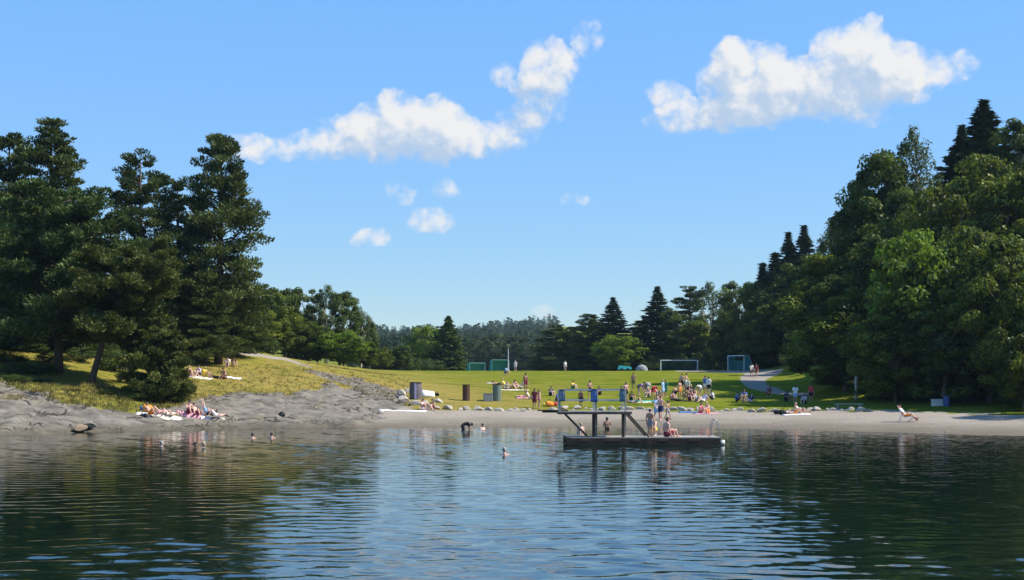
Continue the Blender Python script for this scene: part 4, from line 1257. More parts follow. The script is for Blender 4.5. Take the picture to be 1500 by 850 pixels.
person(22, 492, 'stand', 20, 'tan', 'shirt:red swim_shorts:navy', 'person in red shirt standing under the pines at the left edge', 1.0)
person(30, 493, 'stand', -20, 'pale', 'shirt:grey swim_shorts:black', 'person in grey standing right of the red shirt under the pines', .95)

# --- swimmers
def swimmer(px, row, face, skin, hair, label, depth=1.40, pose='stand', wear='', size=1.0):
    Y = F * EYE / (row - HZ)
    person(px, row, pose, face, skin, wear, label, size, hair=hair, at=(px2x(px, Y), Y, -(depth + .05) * size * 1.12))
swimmer(237, 654, 120, 'pale', 'hair:grey', 'fair haired swimmer alone in the dark water by the left bank', 1.44)
swimmer(286, 655.5, 60, 'tan', 'hair:dark', 'dark haired swimmer beside the blond one off the left bank', 1.44)
swimmer(298, 655.5, 60, 'pale', 'hair:blond', 'blond swimmer close to the dark haired one off the left bank', 1.43)
swimmer(370, 642, 190, 'pink', 'hair:dark', 'left one of two dark haired swimmers below the grey rock', 1.40)
swimmer(398, 642, 170, 'pink', 'hair:dark', 'right one of two dark haired swimmers below the grey rock', 1.38)
swimmer(739, 666, 180, 'pink', 'hair:grey', 'grey haired swimmer alone in the open water left of the raft', 1.40, size=1.05)
swimmer(681, 629, 100, 'tan', 'hair:dark', 'person bending over in the shallows at the beach edge', .62, 'bend', 'swim_shorts:black shirt:black')
swimmer(707, 629, 40, 'pale', 'hair:brown', 'bather with head above water right of the bending one', 1.30)
swimmer(889, 629.5, 20, 'brown', 'hair:dark', 'bather wading waist deep seen through the raft tower', .85, 'hips', 'swim_shorts:black')
swimmer(851, 634, 20, 'pale', 'hair:blond', 'pale bather shoulder deep behind the left brace of the raft', 1.05)

# --- beach and centre grass
person(619, 600, 'sit_up', 50, 'pink', 'bikini_bottom:white bikini_top:white', 'bather sitting on the sand at the end of the long white sheet', hair='long_hair:brown')
person(634, 600.5, 'sit_up', -30, 'tan', 'swim_shorts:maroon', 'tanned bather sitting on the sand right of the white sheet', hair='hair:dark')
person(626, 601.5, 'lie_up', 80, 'pale', 'bikini_bottom:lilac bikini_top:lilac', 'pale bather lying between two sitting ones by the white sheet', .9, hair='long_hair:blond')
sheet(T_, 752, 572, 3.6, 1.2, 2, CLOTH['cream'], 'pale cream blanket under the group on the middle lawn', 'blanket')
sheet(T_, 724, 562, 2.0, .9, 2, CLOTH['white'], 'white blanket on the lawn left of the middle group', 'blanket')
person(731, 564, 'prone', 90, 'tan', 'swim_shorts:black', 'person lying face down at the right end of the white blanket')
person(740, 567, 'sit_back', 60, 'pale', 'shirt:yellow swim_shorts:white', 'person in yellow top leaning back in the middle lawn group', hair='hair:blond')
person(748, 570, 'lie_up', 80, 'pale', 'bikini_bottom:navy bikini_top:navy', 'person in navy bikini lying in the middle lawn group', hair='long_hair:brown')
person(754, 569, 'sit_up', 20, 'pink', 'bikini_bottom:maroon bikini_top:maroon', 'person in maroon bikini sitting in the middle lawn group', hair='long_hair:dark')
person(763, 569.5, 'sit_back', -60, 'pale', 'swim_shorts:grey', 'person in grey shorts at the right end of the middle lawn group', hair='hair:dark')
person(770, 573, 'stand', 30, 'brown', 'swim_shorts:maroon', 'dark tanned person standing alone on the middle lawn', 1.05)
sheet(T_, 773, 584, 2.4, 1.0, 0, CLOTH['pink'], 'pale pink towel on the grass left of the standing woman in maroon', 'towel')
person(768, 583, 'lie_up', 85, 'pink', 'bikini_bottom:pink bikini_top:pink', 'sunbather in pink lying on the pale pink towel', hair='long_hair:blond')
person(776, 585, 'sit_back', 75, 'pale', 'bikini_bottom:cream bikini_top:cream', 'pale sunbather propped up at the right end of the pink towel', hair='long_hair:blond')
person(783, 599, 'stand', 160, 'tan', 'dress:maroon', 'woman in maroon dress standing on the sand by the boulders', 1.0, hair='long_hair:dark')
person(790, 599, 'hips', 100, 'pink', 'bikini_bottom:pink bikini_top:pink', 'woman in pink bikini standing beside the maroon dress', .95, hair='long_hair:brown')
bag(805, 596, .85, CLOTH['orange'], 'orange beach bag on the boulder row')
bag(799, 596, .6, CLOTH['yellow'], 'yellow bag left of the orange beach bag')
bag(812, 595, .6, CLOTH['red'], 'red bag right of the orange beach bag')
person(807, 580, 'sit_up', 30, 'pale', 'shirt:navy swim_shorts:navy', 'person in navy sitting on the grass above the orange beach bag')
person(817, 592, 'crouch', 40, 'tan', 'shirt:blue swim_shorts:navy', 'person in blue crouching right of the orange beach bag')
person(839, 570, 'sit_up', 50, 'pale', 'shirt:yellow swim_shorts:green', 'person in yellow top sitting alone on the lawn beyond the raft railing')
person(851, 599, 'stand', 150, 'brown', 'swim_shorts:black', 'slim person standing on sand seen through the raft railing', .95)
person(864, 584, 'hips', 20, 'tan', 'swim_shorts:black', 'person in black shorts standing on grass behind the blue railing towel', 1.0)
person(878, 579, 'sit_up', -40, 'tan', 'shirt:black swim_shorts:black', 'person in black sitting on grass right of the blue railing towel')

# --- crowd on the grass right of the tower
person(928, 572, 'stand', -20, 'tan', 'swim_shorts:olive', 'tanned person standing at the back of the crowd left side', 1.08)
person(917, 588, 'hips', 20, 'pink', 'bikini_top:pink swim_shorts:black', 'person in pink top standing beside the tower post', 1.02, hair='long_hair:brown')
person(925, 587, 'sit_up', 30, 'tan', 'shirt:black swim_shorts:black', 'person in black sitting low beside the pink top', .95)
person(937, 580, 'bend', 60, 'pale', 'shirt:purple bikini_bottom:navy', 'person in purple bending down left of the grey pushchair', 1.0, hair='hair:brown')
person(943, 572, 'sit_up', 40, 'tan', 'shirt:maroon swim_shorts:black', 'person in maroon sitting right in front of the grey pushchair')
person(958, 585, 'bend', 20, 'tan', 'shirt:red swim_shorts:red', 'person in bright red bending in the middle of the crowd', 1.05)
person(965, 590, 'sit_up', 10, 'pink', 'shirt:maroon swim_shorts:red', 'person in maroon and red sitting below the bright red one')
person(971, 583, 'stand', 60, 'pale', 'dress:sky', 'person in pale blue dress standing in the crowd', 1.0, hair='long_hair:blond')
person(975, 582, 'stand', -30, 'tan', 'dress:green', 'person in green dress standing behind the pale blue dress', .98, hair='long_hair:dark')
person(985, 587, 'sit_up', 30, 'pink', 'bikini_bottom:maroon bikini_top:maroon', 'person in maroon bikini sitting right of the green dress', hair='long_hair:dark')
person(993, 588, 'prone', 80, 'tan', 'shirt:black swim_shorts:black', 'person in black lying on grass right of the green dress', hair='hair:dark')
person(999, 573, 'hips', -20, 'pink', 'swim_shorts:black', 'bare chested person with pink back standing in the right crowd', 1.05)
person(1005, 572, 'walk', 70, 'pink', 'swim_shorts:white', 'person in white shorts walking in the right crowd', 1.05, hair='hair:brown')
person(1003, 586, 'crouch', 20, 'tan', 'shirt:olive swim_shorts:olive', 'person in olive crouching in the right crowd', 1.05)
person(1011, 588, 'sit_up', 20, 'pink', 'shirt:maroon swim_shorts:maroon', 'person in maroon sitting in the front of the right crowd', 1.1)
person(1013, 577, 'sit_up', -60, 'pale', 'shirt:black swim_shorts:grey', 'person in black top sitting behind the right crowd', hair='hair:blond')
person(1021, 588, 'sit_back', 40, 'pale', 'shirt:grey swim_shorts:grey', 'person in grey leaning back in the right crowd')
person(1025, 582, 'bend', -40, 'pale', 'shirt:white swim_shorts:grey', 'person in white shirt bending at the right side of the crowd', 1.0, hair='hair:blond')
person(1033, 577, 'stand', -50, 'tan', 'shirt:blue swim_shorts:white', 'person in blue shirt standing at the right end of the crowd', 1.05)
person(1038, 578, 'stand', 150, 'pale', 'shirt:white swim_shorts:black', 'person in white shirt standing furthest right of the crowd', 1.0)
person(932, 591, 'lie_up', 70, 'pink', 'bikini_bottom:teal bikini_top:teal', 'sunbather in teal bikini lying in front of the tower side of the crowd', hair='long_hair:brown')
person(950, 582, 'sit_up', -40, 'pale', 'shirt:pink swim_shorts:grey', 'person in pink shirt sitting between purple bender and bright red one', hair='long_hair:blond')
person(964, 579, 'sit_back', 40, 'tan', 'swim_shorts:blue', 'person in blue shorts leaning back behind the bright red one', hair='hair:brown')
person(989, 578, 'sit_up', 60, 'pink', 'swim_shorts:navy', 'bare chested person in navy shorts sitting alone right of the green dress', hair='hair:brown')
person(996, 584, 'hips', 40, 'tan', 'swim_shorts:orange', 'person in orange shorts standing in the middle of the right crowd', 1.0)
person(1008, 581, 'stand', -60, 'pale', 'shirt:cream swim_shorts:maroon', 'person in cream shirt and maroon shorts standing in the right crowd', 1.0, hair='hair:blond')
person(1017, 583, 'sit_up', -20, 'pink', 'bikini_bottom:red bikini_top:red', 'person in red bikini sitting behind the grey leaning one', hair='long_hair:dark')
person(1030, 589, 'sit_back', -50, 'pale', 'shirt:lilac swim_shorts:white', 'person in lilac shirt leaning back at the lower right of the crowd', hair='long_hair:brown')
person(910, 580, 'sit_up', 20, 'tan', 'swim_shorts:teal', 'person in teal shorts sitting on grass left of the pink top', hair='hair:dark')
person(1043, 586, 'sit_up', -70, 'tan', 'shirt:white swim_shorts:navy', 'person in white shirt sitting at the edge of the tree shadow by the crowd', hair='hair:dark')
sheet(T_, 945, 588, 3.2, 1.6, 3, CLOTH['green'], 'green blanket on the grass in front of the pushchair', 'blanket')
sheet(T_, 938, 590, 2.2, .8, 3, CLOTH['cream'], 'cream towel at the front edge of the green blanket', 'towel')
sheet(T_, 1034, 606.5, 2.2, 1.0, 0, CLOTH['pink'], 'pink towel under the pair by the boulders', 'towel')
sheet(T_, 1010, 604.5, 2.0, 1.0, -3, CLOTH['blue'], 'dark blue towel on the sand left of the seated pair', 'towel')
person(1027, 606, 'sit_up', 40, 'pink', 'bikini_bottom:red bikini_top:red', 'left one of the pair sitting on the pink towel by the boulders', 1.05, hair='long_hair:brown')
person(1036, 606, 'sit_up', -60, 'pale', 'swim_shorts:orange', 'right one of the pair sitting on the pink towel by the boulders', 1.1, hair='hair:blond')
person(968, 617, 'walk', -20, 'pink', 'swim_shorts:navy', 'adult in navy shorts walking on the beach behind the raft', 1.1, hair='hair:brown')
person(962, 616, 'walk', 20, 'pale', 'dress:sky', 'person in pale blue beach dress walking beside the navy shorts', 1.08, hair='long_hair:blond')
person(978, 615, 'walk', 40, 'tan', 'swim_shorts:grey', 'child in grey shorts walking right of the navy shorts', .85)

# --- right: path, shade, beach
person(1101, 553, 'walk', 10, 'tan', 'shirt:white swim_shorts:brown', 'person in white shirt walking on the gravel path', 1.15, hair='hair:dark')
person(1108, 553, 'walk', -10, 'tan', 'shirt:maroon swim_shorts:brown', 'person in maroon shirt walking on the gravel path', 1.1, hair='long_hair:dark')
person(1080, 589, 'sit_up', 60, 'tan', 'shirt:blue swim_shorts:navy', 'person in blue sitting leftmost in the tree shade', 1.0)
person(1090, 587, 'sit_up', -20, 'tan', 'shirt:blue swim_shorts:grey', 'person in blue shirt sitting second in the tree shade', 1.15)
person(1099, 590, 'sit_back', -40, 'pale', 'shirt:navy swim_shorts:white', 'person in navy leaning back third in the tree shade')
person(1126, 583, 'crouch', 20, 'tan', 'shirt:maroon swim_shorts:maroon', 'person in maroon crouching in the tree shade by the path end', 1.0)
person(1152, 588, 'sit_up', 20, 'brown', 'shirt:navy swim_shorts:black', 'person in dark clothes sitting left of the white shirt in the shade', 1.1)
person(1165, 592, 'stand', 180, 'tan', 'shirt:white swim_shorts:sky', 'person in white shirt and pale blue shorts standing in the shade', 1.0, hair='hair:dark')
person(1178, 592, 'sit_up', -30, 'pale', 'shirt:lilac swim_shorts:navy', 'person in lilac sitting right of the white shirt in the shade', 1.0)
person(1188, 590, 'stand', -20, 'tan', 'shirt:red swim_shorts:black', 'person in red shirt standing in the shade under the trees', .98)
person(1165, 607, 'lie_up', 80, 'pink', 'swim_shorts:orange', 'pink sunbather lying on the beach beside the black bags', 1.0)
person(1171, 606, 'sit_back', 60, 'pink', 'bikini_bottom:cream bikini_top:cream', 'pink sunbather propped up on the beach right of the black bags', hair='long_hair:blond')
sheet(T_, 1166, 608, 2.4, .9, 0, CLOTH['white'], 'white towel under the sunbathers by the black bags', 'towel')
bag(1138, 607, .6, CLOTH['black'], 'black bag on the beach left of the sunbathers')
bag(1146, 608, .7, CLOTH['black'], 'larger black bag on the beach beside the white one')
bag(1152, 607, .45, CLOTH['white'], 'small white bag beside the larger black bag on the beach')
# far field
person(828, 543.6, 'stand', 20, 'pale', 'shirt:white swim_shorts:grey', 'person in white top standing on the far field before the dark pine', 1.05, hair='hair:blond')
person(755, 543.6, 'stand', -20, 'pale', 'shirt:white swim_shorts:white', 'person all in white standing on the far field right of the pale pole', 1.05, hair='hair:blond')
person(741, 550, 'crouch', 60, 'pale', 'shirt:sky swim_shorts:navy', 'person in pale blue crouching at the foot of the pale pole', 1.2)

# ------------------------------------------------------------------ diving raft
WOOD = M('raft_timber_dark', (.06, .043, .03), .8, .5, 3, 0, .4)
WOODM = M('raft_timber_brown', (.085, .065, .048), .8, .45, 3, 0, .4)
WOODG = M('raft_timber_grey', (.30, .275, .24), .85, .35, 2.5, 0, .4)
WOODL = M('raft_rail_pale', (.50, .46, .40), .8, .2, 3)
STEEL = M('steel_tube', (.32, .32, .33), .4, .15, 8, .8)
PANEL = M('raft_rail_lilac', (.50, .48, .52), .7, .15, 4)
raft = thing('diving_raft', 'dark timber swimming raft with a diving platform and railing anchored off the beach', 'raft', (0, 68, 0))
X0, X1, DZ = 2.95, 11.60, .445
d = MB()
npl = 14
for i in range(npl):
    yy = .05 + 2.7 * (i + .5) / npl
    d.box(((X0 + X1) / 2 + rng.normal() * .02, yy, DZ - .025), (X1 - X0, 2.7 / npl - .012, .05))
d.build('deck', WOODG, raft)
for (a, b_, yy) in ((X0 + .55, 7.3, .02), (7.34, X1 - .05, .02)):
    m_ = MB(); m_.box(((a + b_) / 2, yy, .20), (b_ - a, .06, .38)); m_.build('fascia', WOOD, raft)
m_ = MB(); m_.box(((X0 + X1) / 2, 2.78, .20), (X1 - X0, .06, .38)); m_.build('fascia', WOOD, raft)
m_ = MB(); m_.add([(X0 - .02, -.02, .47), (X0 + .55, -.02, .36), (X0 + .55, -.02, .02), (X0 + .12, -.02, .02), (X0 - .02, 2.8, .47), (X0 + .55, 2.8, .36), (X0 + .55, 2.8, .02), (X0 + .12, 2.8, .02)],
            [(0, 3, 2, 1), (4, 5, 6, 7), (0, 1, 5, 4), (1, 2, 6, 5), (2, 3, 7, 6), (3, 0, 4, 7)])
m_.build('bow_plate', WOOD, raft)
m_ = MB()
for yy in (.35, 1.4, 2.4):
    m_.tube([(X0 + .5, yy, .02), (X1 - .1, yy, .02)], .24, 14)
m_.build('float', M('raft_float', (.06, .06, .06), .5), raft, None, True)
m_ = MB(); m_.tube([(X1 - .10, .35, .14), (X1 + .22, .35, .14)], .15, 14); m_.build('end_float', M('float_white', (.6, .6, .58), .5), raft, None, True)
# reddish patches on the fascia, sunlit spots put in as paler colour
m_ = MB()
for a, w in ((4.1, .5), (5.6, .9), (6.9, .35), (8.4, .5), (10.1, .6)):
    m_.box((a, -.016, .30), (w, .02, .07))
m_.build('lit_patch', M('raft_timber_lit', (.16, .085, .045), .8, .4, 5), raft)
for px_ in (870, 913.5):
    xx = (px_ - 750) / 26.47
    m_ = MB(); m_.box((xx, .35, (DZ + 1.80) / 2), (.15, .15, 1.80 - DZ)); m_.build('post', WOOD, raft)
    m_ = MB(); m_.box((xx + .27, 2.2, (DZ + 1.80) / 2), (.14, .14, 1.80 - DZ)); m_.build('post', WOODG, raft)
    for yy in (.30, 2.25):
        m_ = MB(); m_.box((xx + .13, yy, (1.86 + 3.05) / 2), (.10, .09, 3.05 - 1.86)); m_.build('railing_post', WOODL, raft)
for yy in (.30, 2.25):
    m_ = MB(); m_.box((2.66, yy, (1.86 + 3.02) / 2), (.09, .09, 3.02 - 1.86)); m_.build('railing_post', WOODL, raft)
    m_ = MB(); m_.beam((2.62, yy - .06, 3.06), (6.30, yy - .06, 3.09), .05, .09); m_.build('top_rail', PANEL if yy < 1 else WOODL, raft)
    m_ = MB(); m_.beam((2.62, yy - .06, 2.50), (6.30, yy - .06, 2.50), .05, .07); m_.build('middle_rail', PANEL, raft)
pl = MB()
for i in range(8):
    pl.box((4.6, .22 + 2.1 * (i + .5) / 8, 1.855), (4.1, 2.1 / 8 - .012, .05))
pl.build('platform', WOODG, raft)
m_ = MB(); m_.box((4.6, .19, 1.775), (4.1, .07, .11)); m_.box((4.6, 2.36, 1.775), (4.1, .07, .11)); m_.build('platform_beam', WOODM, raft)
m_ = MB(); m_.box((2.3, 1.2, 1.92), (1.7, .55, .06)); m_.box((2.15, 1.2, 1.84), (.9, .40, .09)); m_.build('springboard', WOOD, raft)
for yy in (.35, 2.2):
    m_ = MB(); m_.beam((2.98, yy, 1.72), (4.25, yy, DZ), .09, .09); m_.build('brace', WOODM, raft)
    m_ = MB(); m_.beam((6.45, yy, 1.76), (7.62, yy, DZ), .09, .09); m_.build('brace', WOODM, raft)
for yy in (.25, .80):
    m_ = MB()
    pts = [(10.98, yy, DZ), (11.14, yy, 1.30), (11.19, yy, 1.40), (11.28, yy, 1.44), (11.37, yy, 1.40), (11.43, yy, 1.30), (11.66, yy, .4), (11.74, yy, -.7)]
    m_.tube(pts, .02, 8); m_.build('ladder_rail', STEEL, raft, None, True)
m_ = MB()
for z_ in (.25, -.05, -.35):
    m_.tube([(11.68, .25, z_), (11.68, .80, z_)], .02, 8)
m_.build('ladder_rung', STEEL, raft)
person(0, 0, 'stand', 150, 'tan', 'swim_shorts:grey', 'boy in grey shorts standing on the raft deck beside the brace', .80, hair='hair:dark', at=(7.75, 69.0, DZ))
person(0, 0, 'edge', 115, 'pink', 'swim_shorts:maroon', 'bare backed person sitting on the raft deck looking right', 1.08, hair='hair:brown', at=(8.65, 68.7, DZ - .01))
person(0, 0, 'crouch', -30, 'pale', 'swim_shorts:yellow', 'child in yellow crouching on the raft between the two others', .9, hair='hair:blond', at=(8.05, 70.0, DZ))
def hang(x, y, z, w, h, c, label):
    b = MB()
    vs = []; n = 9
    for s, dy in ((0, -.09), (1, .03)):
        for j, zz in enumerate(np.linspace(0, -h * (1 if s == 0 else .6), 6)):
            for i in range(n):
                vs.append((w * (i / (n - 1) - .5) * (1 + .06 * j), dy + .025 * math.sin(i * 1.9 + j * .5) * (j > 0), zz))
    fs = []
    for s in (0, 1):
        for j in range(5):
            for i in range(n - 1):
                a = s * 54 + j * 9 + i
                fs.append((a, a + 1, a + 10, a + 9))
    for i in range(n - 1):
        fs.append((i, i + 1, 54 + i + 1, 54 + i))
    b.add(vs, fs)
    o = b.build('towel', c, None, (x, y, z), True)
    md = o.modifiers.new('thick', 'SOLIDIFY'); md.thickness = .012
    tag(o, label, 'towel')
hang(4.56, 68.24, 3.12, .30, .72, M('cloth_faded_blue', (.13, .20, .42), .9, .3, 9), 'faded blue towel hanging over the middle of the raft railing')
hang(6.12, 68.24, 3.12, .24, .70, M('cloth_faded_teal', (.14, .24, .28), .9, .3, 9), 'faded blue green towel hanging at the right end of the raft railing')
hang(2.78, 68.24, 3.10, .28, .66, M('cloth_blue_grey', (.22, .26, .32), .9, .3, 9), 'grey blue towel hanging at the left end of the raft railing')

# ------------------------------------------------------------------ boulders along the top of the beach
def boulder_mesh(seed, ang):
    bm = bmesh.new(); bmesh.ops.create_icosphere(bm, subdivisions=3, radius=1)
    r = random.Random(seed)
    pl_ = [(Vector((r.uniform(-1, 1), r.uniform(-1, 1), r.uniform(-.6, 1))).normalized(), r.uniform(.45, .78)) for _ in range(13)]
    for v in bm.verts:
        for nrm, d_ in pl_:
            q = v.co.dot(nrm)
            if q > d_:
                v.co -= nrm * (q - d_) * ang
        v.co += v.co.normalized() * (r.uniform(-.02, .02))
    me = bpy.data.meshes.new('boulder'); bm.to_mesh(me); bm.free()
    me.polygons.foreach_set('use_smooth', [False] * len(me.polygons))
    me.materials.append(M('boulder_stone', (.36, .325, .27), .9, .5, 2.2, 0, .6))
    return me
BO = [boulder_mesh(s, .9) for s in range(5)]
def boulder(px, row, w, h, label, group=None, sink=.40, m=None):
    x, y, z = ground_at(px, row)
    o = link('boulder', BO[rng.integers(0, 5)], None, (x, y, z + h * (1 - sink) / 2 - .05))
    o.scale = (w / 2, w * rng.uniform(.35, .5), h / 2 * 1.2); o.rotation_euler = (rng.normal() * .15, rng.normal() * .15, rng.uniform(0, 6.28) if w < .8 else rng.normal() * .4)
    tag(o, label, 'boulder', group)
    if m:
        set_mat(o, m)
    return o
x_ = 640.0
while x_ < 1262:
    w = rng.uniform(.5, 1.35)
    row = np.interp(x_, [640, 720, 800, 900, 1000, 1100, 1262], [600, 601.5, 600.5, 600, 601, 602.5, 601.5]) + rng.normal() * .5
    if not 779 < x_ < 797:
        boulder(x_, row, w, w * rng.uniform(.26, .44) + .08, 'pale boulder in the long row between beach and grass', 'boulder row along the beach')
    x_ += w * 14.5 * rng.uniform(.72, 1.0)
for px, row, w, h, lab in [(588, 579, 1.5, .9, 'weathered grey boulder at the top of the rubble heap by the barrel'), (597, 575, 1.3, .7, 'pale boulder behind the grey barrel on the left'), (592, 590, 1.6, .8, 'large white boulder below the grey barrel'),
                           (608, 593, 1.3, .7, 'grey white boulder low on the rubble heap'), (622, 592, 1.1, .6, 'small boulder above the seated bathers'), (641, 590, 1.3, .6, 'brown boulder at the right of the rubble heap'),
                           (116, 630.5, 1.2, .55, 'tan boulder lying at the waterline below the rock shelf'), (131, 629.5, 1.3, .5, 'pale grey boulder at the waterline beside the tan one'), (412, 608.5, .95, .5, 'dark boulder alone on the grey rock slope')]:
    boulder(px, row, w, h, lab, m=M('boulder_tan', (.27, .20, .13), .9, .3, 3, 0, .5) if 'tan' in lab[:4] else M('boulder_dark', (.05, .045, .04), .9, .3, 3, 0, .5) if lab.startswith('dark') else M('boulder_waterline', (.20, .18, .15), .9, .4, 3, 0, .5) if 'waterline' in lab else None)

# ------------------------------------------------------------------ bins, board, furniture, goals
def barrel(name, px, row, h, w, c, label, cat, strip=None, lid=None):
    x, y, z = ground_at(px, row)
    o = thing(name, label, cat, (x, y, z - .05))
    b = MB(); b.tube([(0, 0, 0), (0, 0, h * .33), (0, 0, h * .34), (0, 0, h * .66), (0, 0, h * .67), (0, 0, h)], [w / 2 * .94, w / 2, w / 2 * 1.04, w / 2 * 1.04, w / 2, w / 2 * .95], 20)
    b.build('barrel_body', c, o, None, False)
    l = MB(); l.tube([(0, 0, h + .003), (0, 0, h + .07), (0, 0, h + .10)], [w / 2 * 1.05, w / 2 * 1.05, w / 2 * .7], 20); l.build('lid', lid or WOOD, o)
    if strip:
        s = MB(); s.box((.02, -w / 2 * 1.06, h * .5), (w * .16, .03, h * .96)); s.build('pale_strip', strip, o)  # pale upright stripe on the front of the barrel
    return o
barrel('barrel', 609, 584.5, 1.65, 1.25, M('barrel_grey', (.13, .12, .13), .7, .3, 5), 'large grey barrel with a pale stripe on the rubble heap', 'barrel', CLOTH['lilac'])
def slat_bin(px, row, h, w, c, label):
    x, y, z = ground_at(px, row)
    o = thing('litter_bin', label, 'bin', (x, y, z - .03))
    b = MB()
    for k in range(16):
        a = 2 * math.pi * k / 16
        b.box((math.cos(a) * w / 2, math.sin(a) * w / 2, h / 2), (.035, w * .17, h), a)
    b.build('slats', c, o)
    i_ = MB(); i_.tube([(0, 0, .05), (0, 0, h - .08)], w / 2 * .88, 14); i_.build('liner', M('bin_liner', (.05, .05, .05), .5), o)
    r_ = MB(); r_.tube([(0, 0, h + .003), (0, 0, h + .06)], w / 2 * 1.12, 18); r_.build('lid', WOOD, o)
slat_bin(683, 587, 1.6, .72, M('bin_wood_brown', (.10, .06, .04), .8, .3, 5), 'dark brown slatted litter bin standing at the edge of the lawn')
slat_bin(728, 587.5, 1.65, .85, M('bin_green_grey', (.16, .20, .17), .8, .2, 5), 'grey green litter bin beside the low grey box')
def cabinet(name, px, row, s, c, label, cat):
    x, y, z = ground_at(px, row)
    o = thing(name, label, cat, (x, y, z - .05), .05)
    b = MB(); b.box((0, 0, s[2] / 2), s); me = b.build('box_body', c, o)
    md = me.modifiers.new('bev', 'BEVEL'); md.width = .03; md.segments = 2
    l = MB(); l.box((0, 0, s[2] + .032), (s[0] + .06, s[1] + .06, .06)); l.build('lid', c, o)
    f = MB(); f.box((0, -s[1] / 2 - .012, s[2] * .5), (s[0] * .82, .02, s[2] * .78)); f.build('door', c, o)
    return o
cabinet('stone_box', 715, 588, (.95, .7, .78), M('box_grey', (.26, .26, .27), .7, .15, 4), 'low grey box standing left of the grey green bin', 'box')
cabinet('white_box', 1373, 595, (.95, .7, .62), M('box_white', (.62, .62, .60), .6, .1, 4), 'white box in the tree shade above the beach', 'box')
barrel('barrel', 1387, 595, .95, .66, M('barrel_blue', (.05, .11, .28), .5, .15, 5), 'blue barrel in the tree shade right of the white box', 'barrel', None, M('barrel_blue', (.05, .11, .28)))
sheet('sheet', 590, 602.5, 4.3, 1.0, -1.5, CLOTH['white'], 'long white sheet spread on the sand at the foot of the rocks', 'sheet')
# white awning by the barrel
x, y, z = ground_at(627, 583)
o = thing('sun_shelter', 'small white sun shelter right of the grey barrel', 'shelter', (x, y, z), .2, None, .72)
b = MB()
vs = []
for i in range(9):
    a = math.pi * (i / 8) * .62 + .15
    for xx in (-1.0, -.35, .35, 1.0):
        vs.append((xx * (1 - .12 * math.sin(a)), .5 - math.cos(a) * .75, math.sin(a) * (1.15 - .25 * (xx + 1) / 2)))
b.add(vs, [(i * 4 + j, i * 4 + j + 1, i * 4 + j + 5, i * 4 + j + 4) for i in range(8) for j in range(3)])
c_ = b.build('canopy', CLOTH['white'], o, None, True); md = c_.modifiers.new('t', 'SOLIDIFY'); md.thickness = .02
b = MB(); b.tube([(-.95, -.1, 0), (-.95, .0, .55), (-.92, .4, 1.1)], .018, 6); b.tube([(.95, -.1, 0), (.95, .0, .4), (.92, .4, .85)], .018, 6); b.build('pole', STEEL, o)
bag(640, 580, .5, CLOTH['black'], 'dark bag right of the small white sun shelter')
# pale log bench and pale trunk post on the right
x, y, z = ground_at(1243, 599)
o = thing('log_bench', 'pale timber bench at the end of the boulder row in the shade', 'bench', (x, y, z))
b = MB(); b.box((0, -.12, .44), (2.7, .17, .06)); b.box((0, .09, .44), (2.7, .17, .06)); b.build('seat', WOODL, o)
for s in (-1, 1):
    b = MB(); b.box((s * 1.05, 0, .19), (.14, .36, .44)); b.build('leg', WOODG, o)
x, y, z = ground_at(1254, 585)
b = MB(); b.tube([(0, 0, -.2), (.03, 0, .8), (-.02, .02, 1.6), (.02, 0, 2.35)], [.17, .15, .14, .13], 12)
tag(b.build('wooden_post', M('bark_birch', (0.5, 0.48, 0.44)), None, (x, y, z), True), 'pale upright wooden post in the shade of the right wood', 'post')
# deck chair
x, y, z = ground_at(1327, 618.5)
o = thing('deck_chair', 'orange deck chair on the right beach', 'chair', (x, y, z), R(62), None, 1.2)
b = MB()
vs = []
prof = [(-.78, .30), (-.40, .38), (0, .34), (.18, .44), (.34, .72), (.48, 1.06)]
for yy, zz in prof:
    vs += [(-.28, yy, zz), (.28, yy, zz)]
b.add(vs, [(2 * i, 2 * i + 1, 2 * i + 3, 2 * i + 2) for i in range(len(prof) - 1)])
c_ = b.build('fabric', CLOTH['orange'], o); md = c_.modifiers.new('t', 'SOLIDIFY'); md.thickness = .02
for s in (-1, 1):
    b = MB()
    b.tube([(s * .31, -.80, .30), (s * .31, -.40, .37), (s * .31, 0, .34), (s * .31, .18, .44), (s * .31, .50, 1.10)], .018, 6)
    b.build('frame', M('chair_alu', (.6, .6, .6), .35, .1, 5, .7), o)
    b = MB(); b.tube([(s * .31, -.50, .36), (s * .31, -.15, .0)], .018, 6); b.tube([(s * .31, .22, .5), (s * .31, .45, .0)], .018, 6)
    b.build('leg', M('chair_alu', (.6, .6, .6)), o)
person(0, 0, 'chair', 62, 'tan', 'shirt:white swim_shorts:orange', 'person in white shirt reclining in the orange deck chair', 1.07, hair='cap:black', at=(x, y, z - .03))
# pushchair
x, y, z = ground_at(950, 575)
o = thing('pushchair', 'dark grey pushchair standing in the crowd on the lawn', 'pushchair', (x, y, z), .5)
b = MB(); b.add([(-.25, -.35, .45), (.25, -.35, .45), (.25, .1, .40), (-.25, .1, .40), (-.25, .35, 1.0), (.25, .35, 1.0)], [(0, 1, 2, 3), (3, 2, 5, 4)])
c_ = b.build('seat', CLOTH['grey'], o); md = c_.modifiers.new('t', 'SOLIDIFY'); md.thickness = .05
b = MB()
vs = []
for i in range(7):
    a = math.pi * i / 6 * .6
    for xx in (-.27, .27):
        vs.append((xx, .36 - math.sin(a) * .45, .82 + .0 + math.cos(a) * .32))
b.add(vs, [(2 * i, 2 * i + 1, 2 * i + 3, 2 * i + 2) for i in range(6)])
c_ = b.build('hood', CLOTH['grey'], o, None, True); md = c_.modifiers.new('t', 'SOLIDIFY'); md.thickness = .02
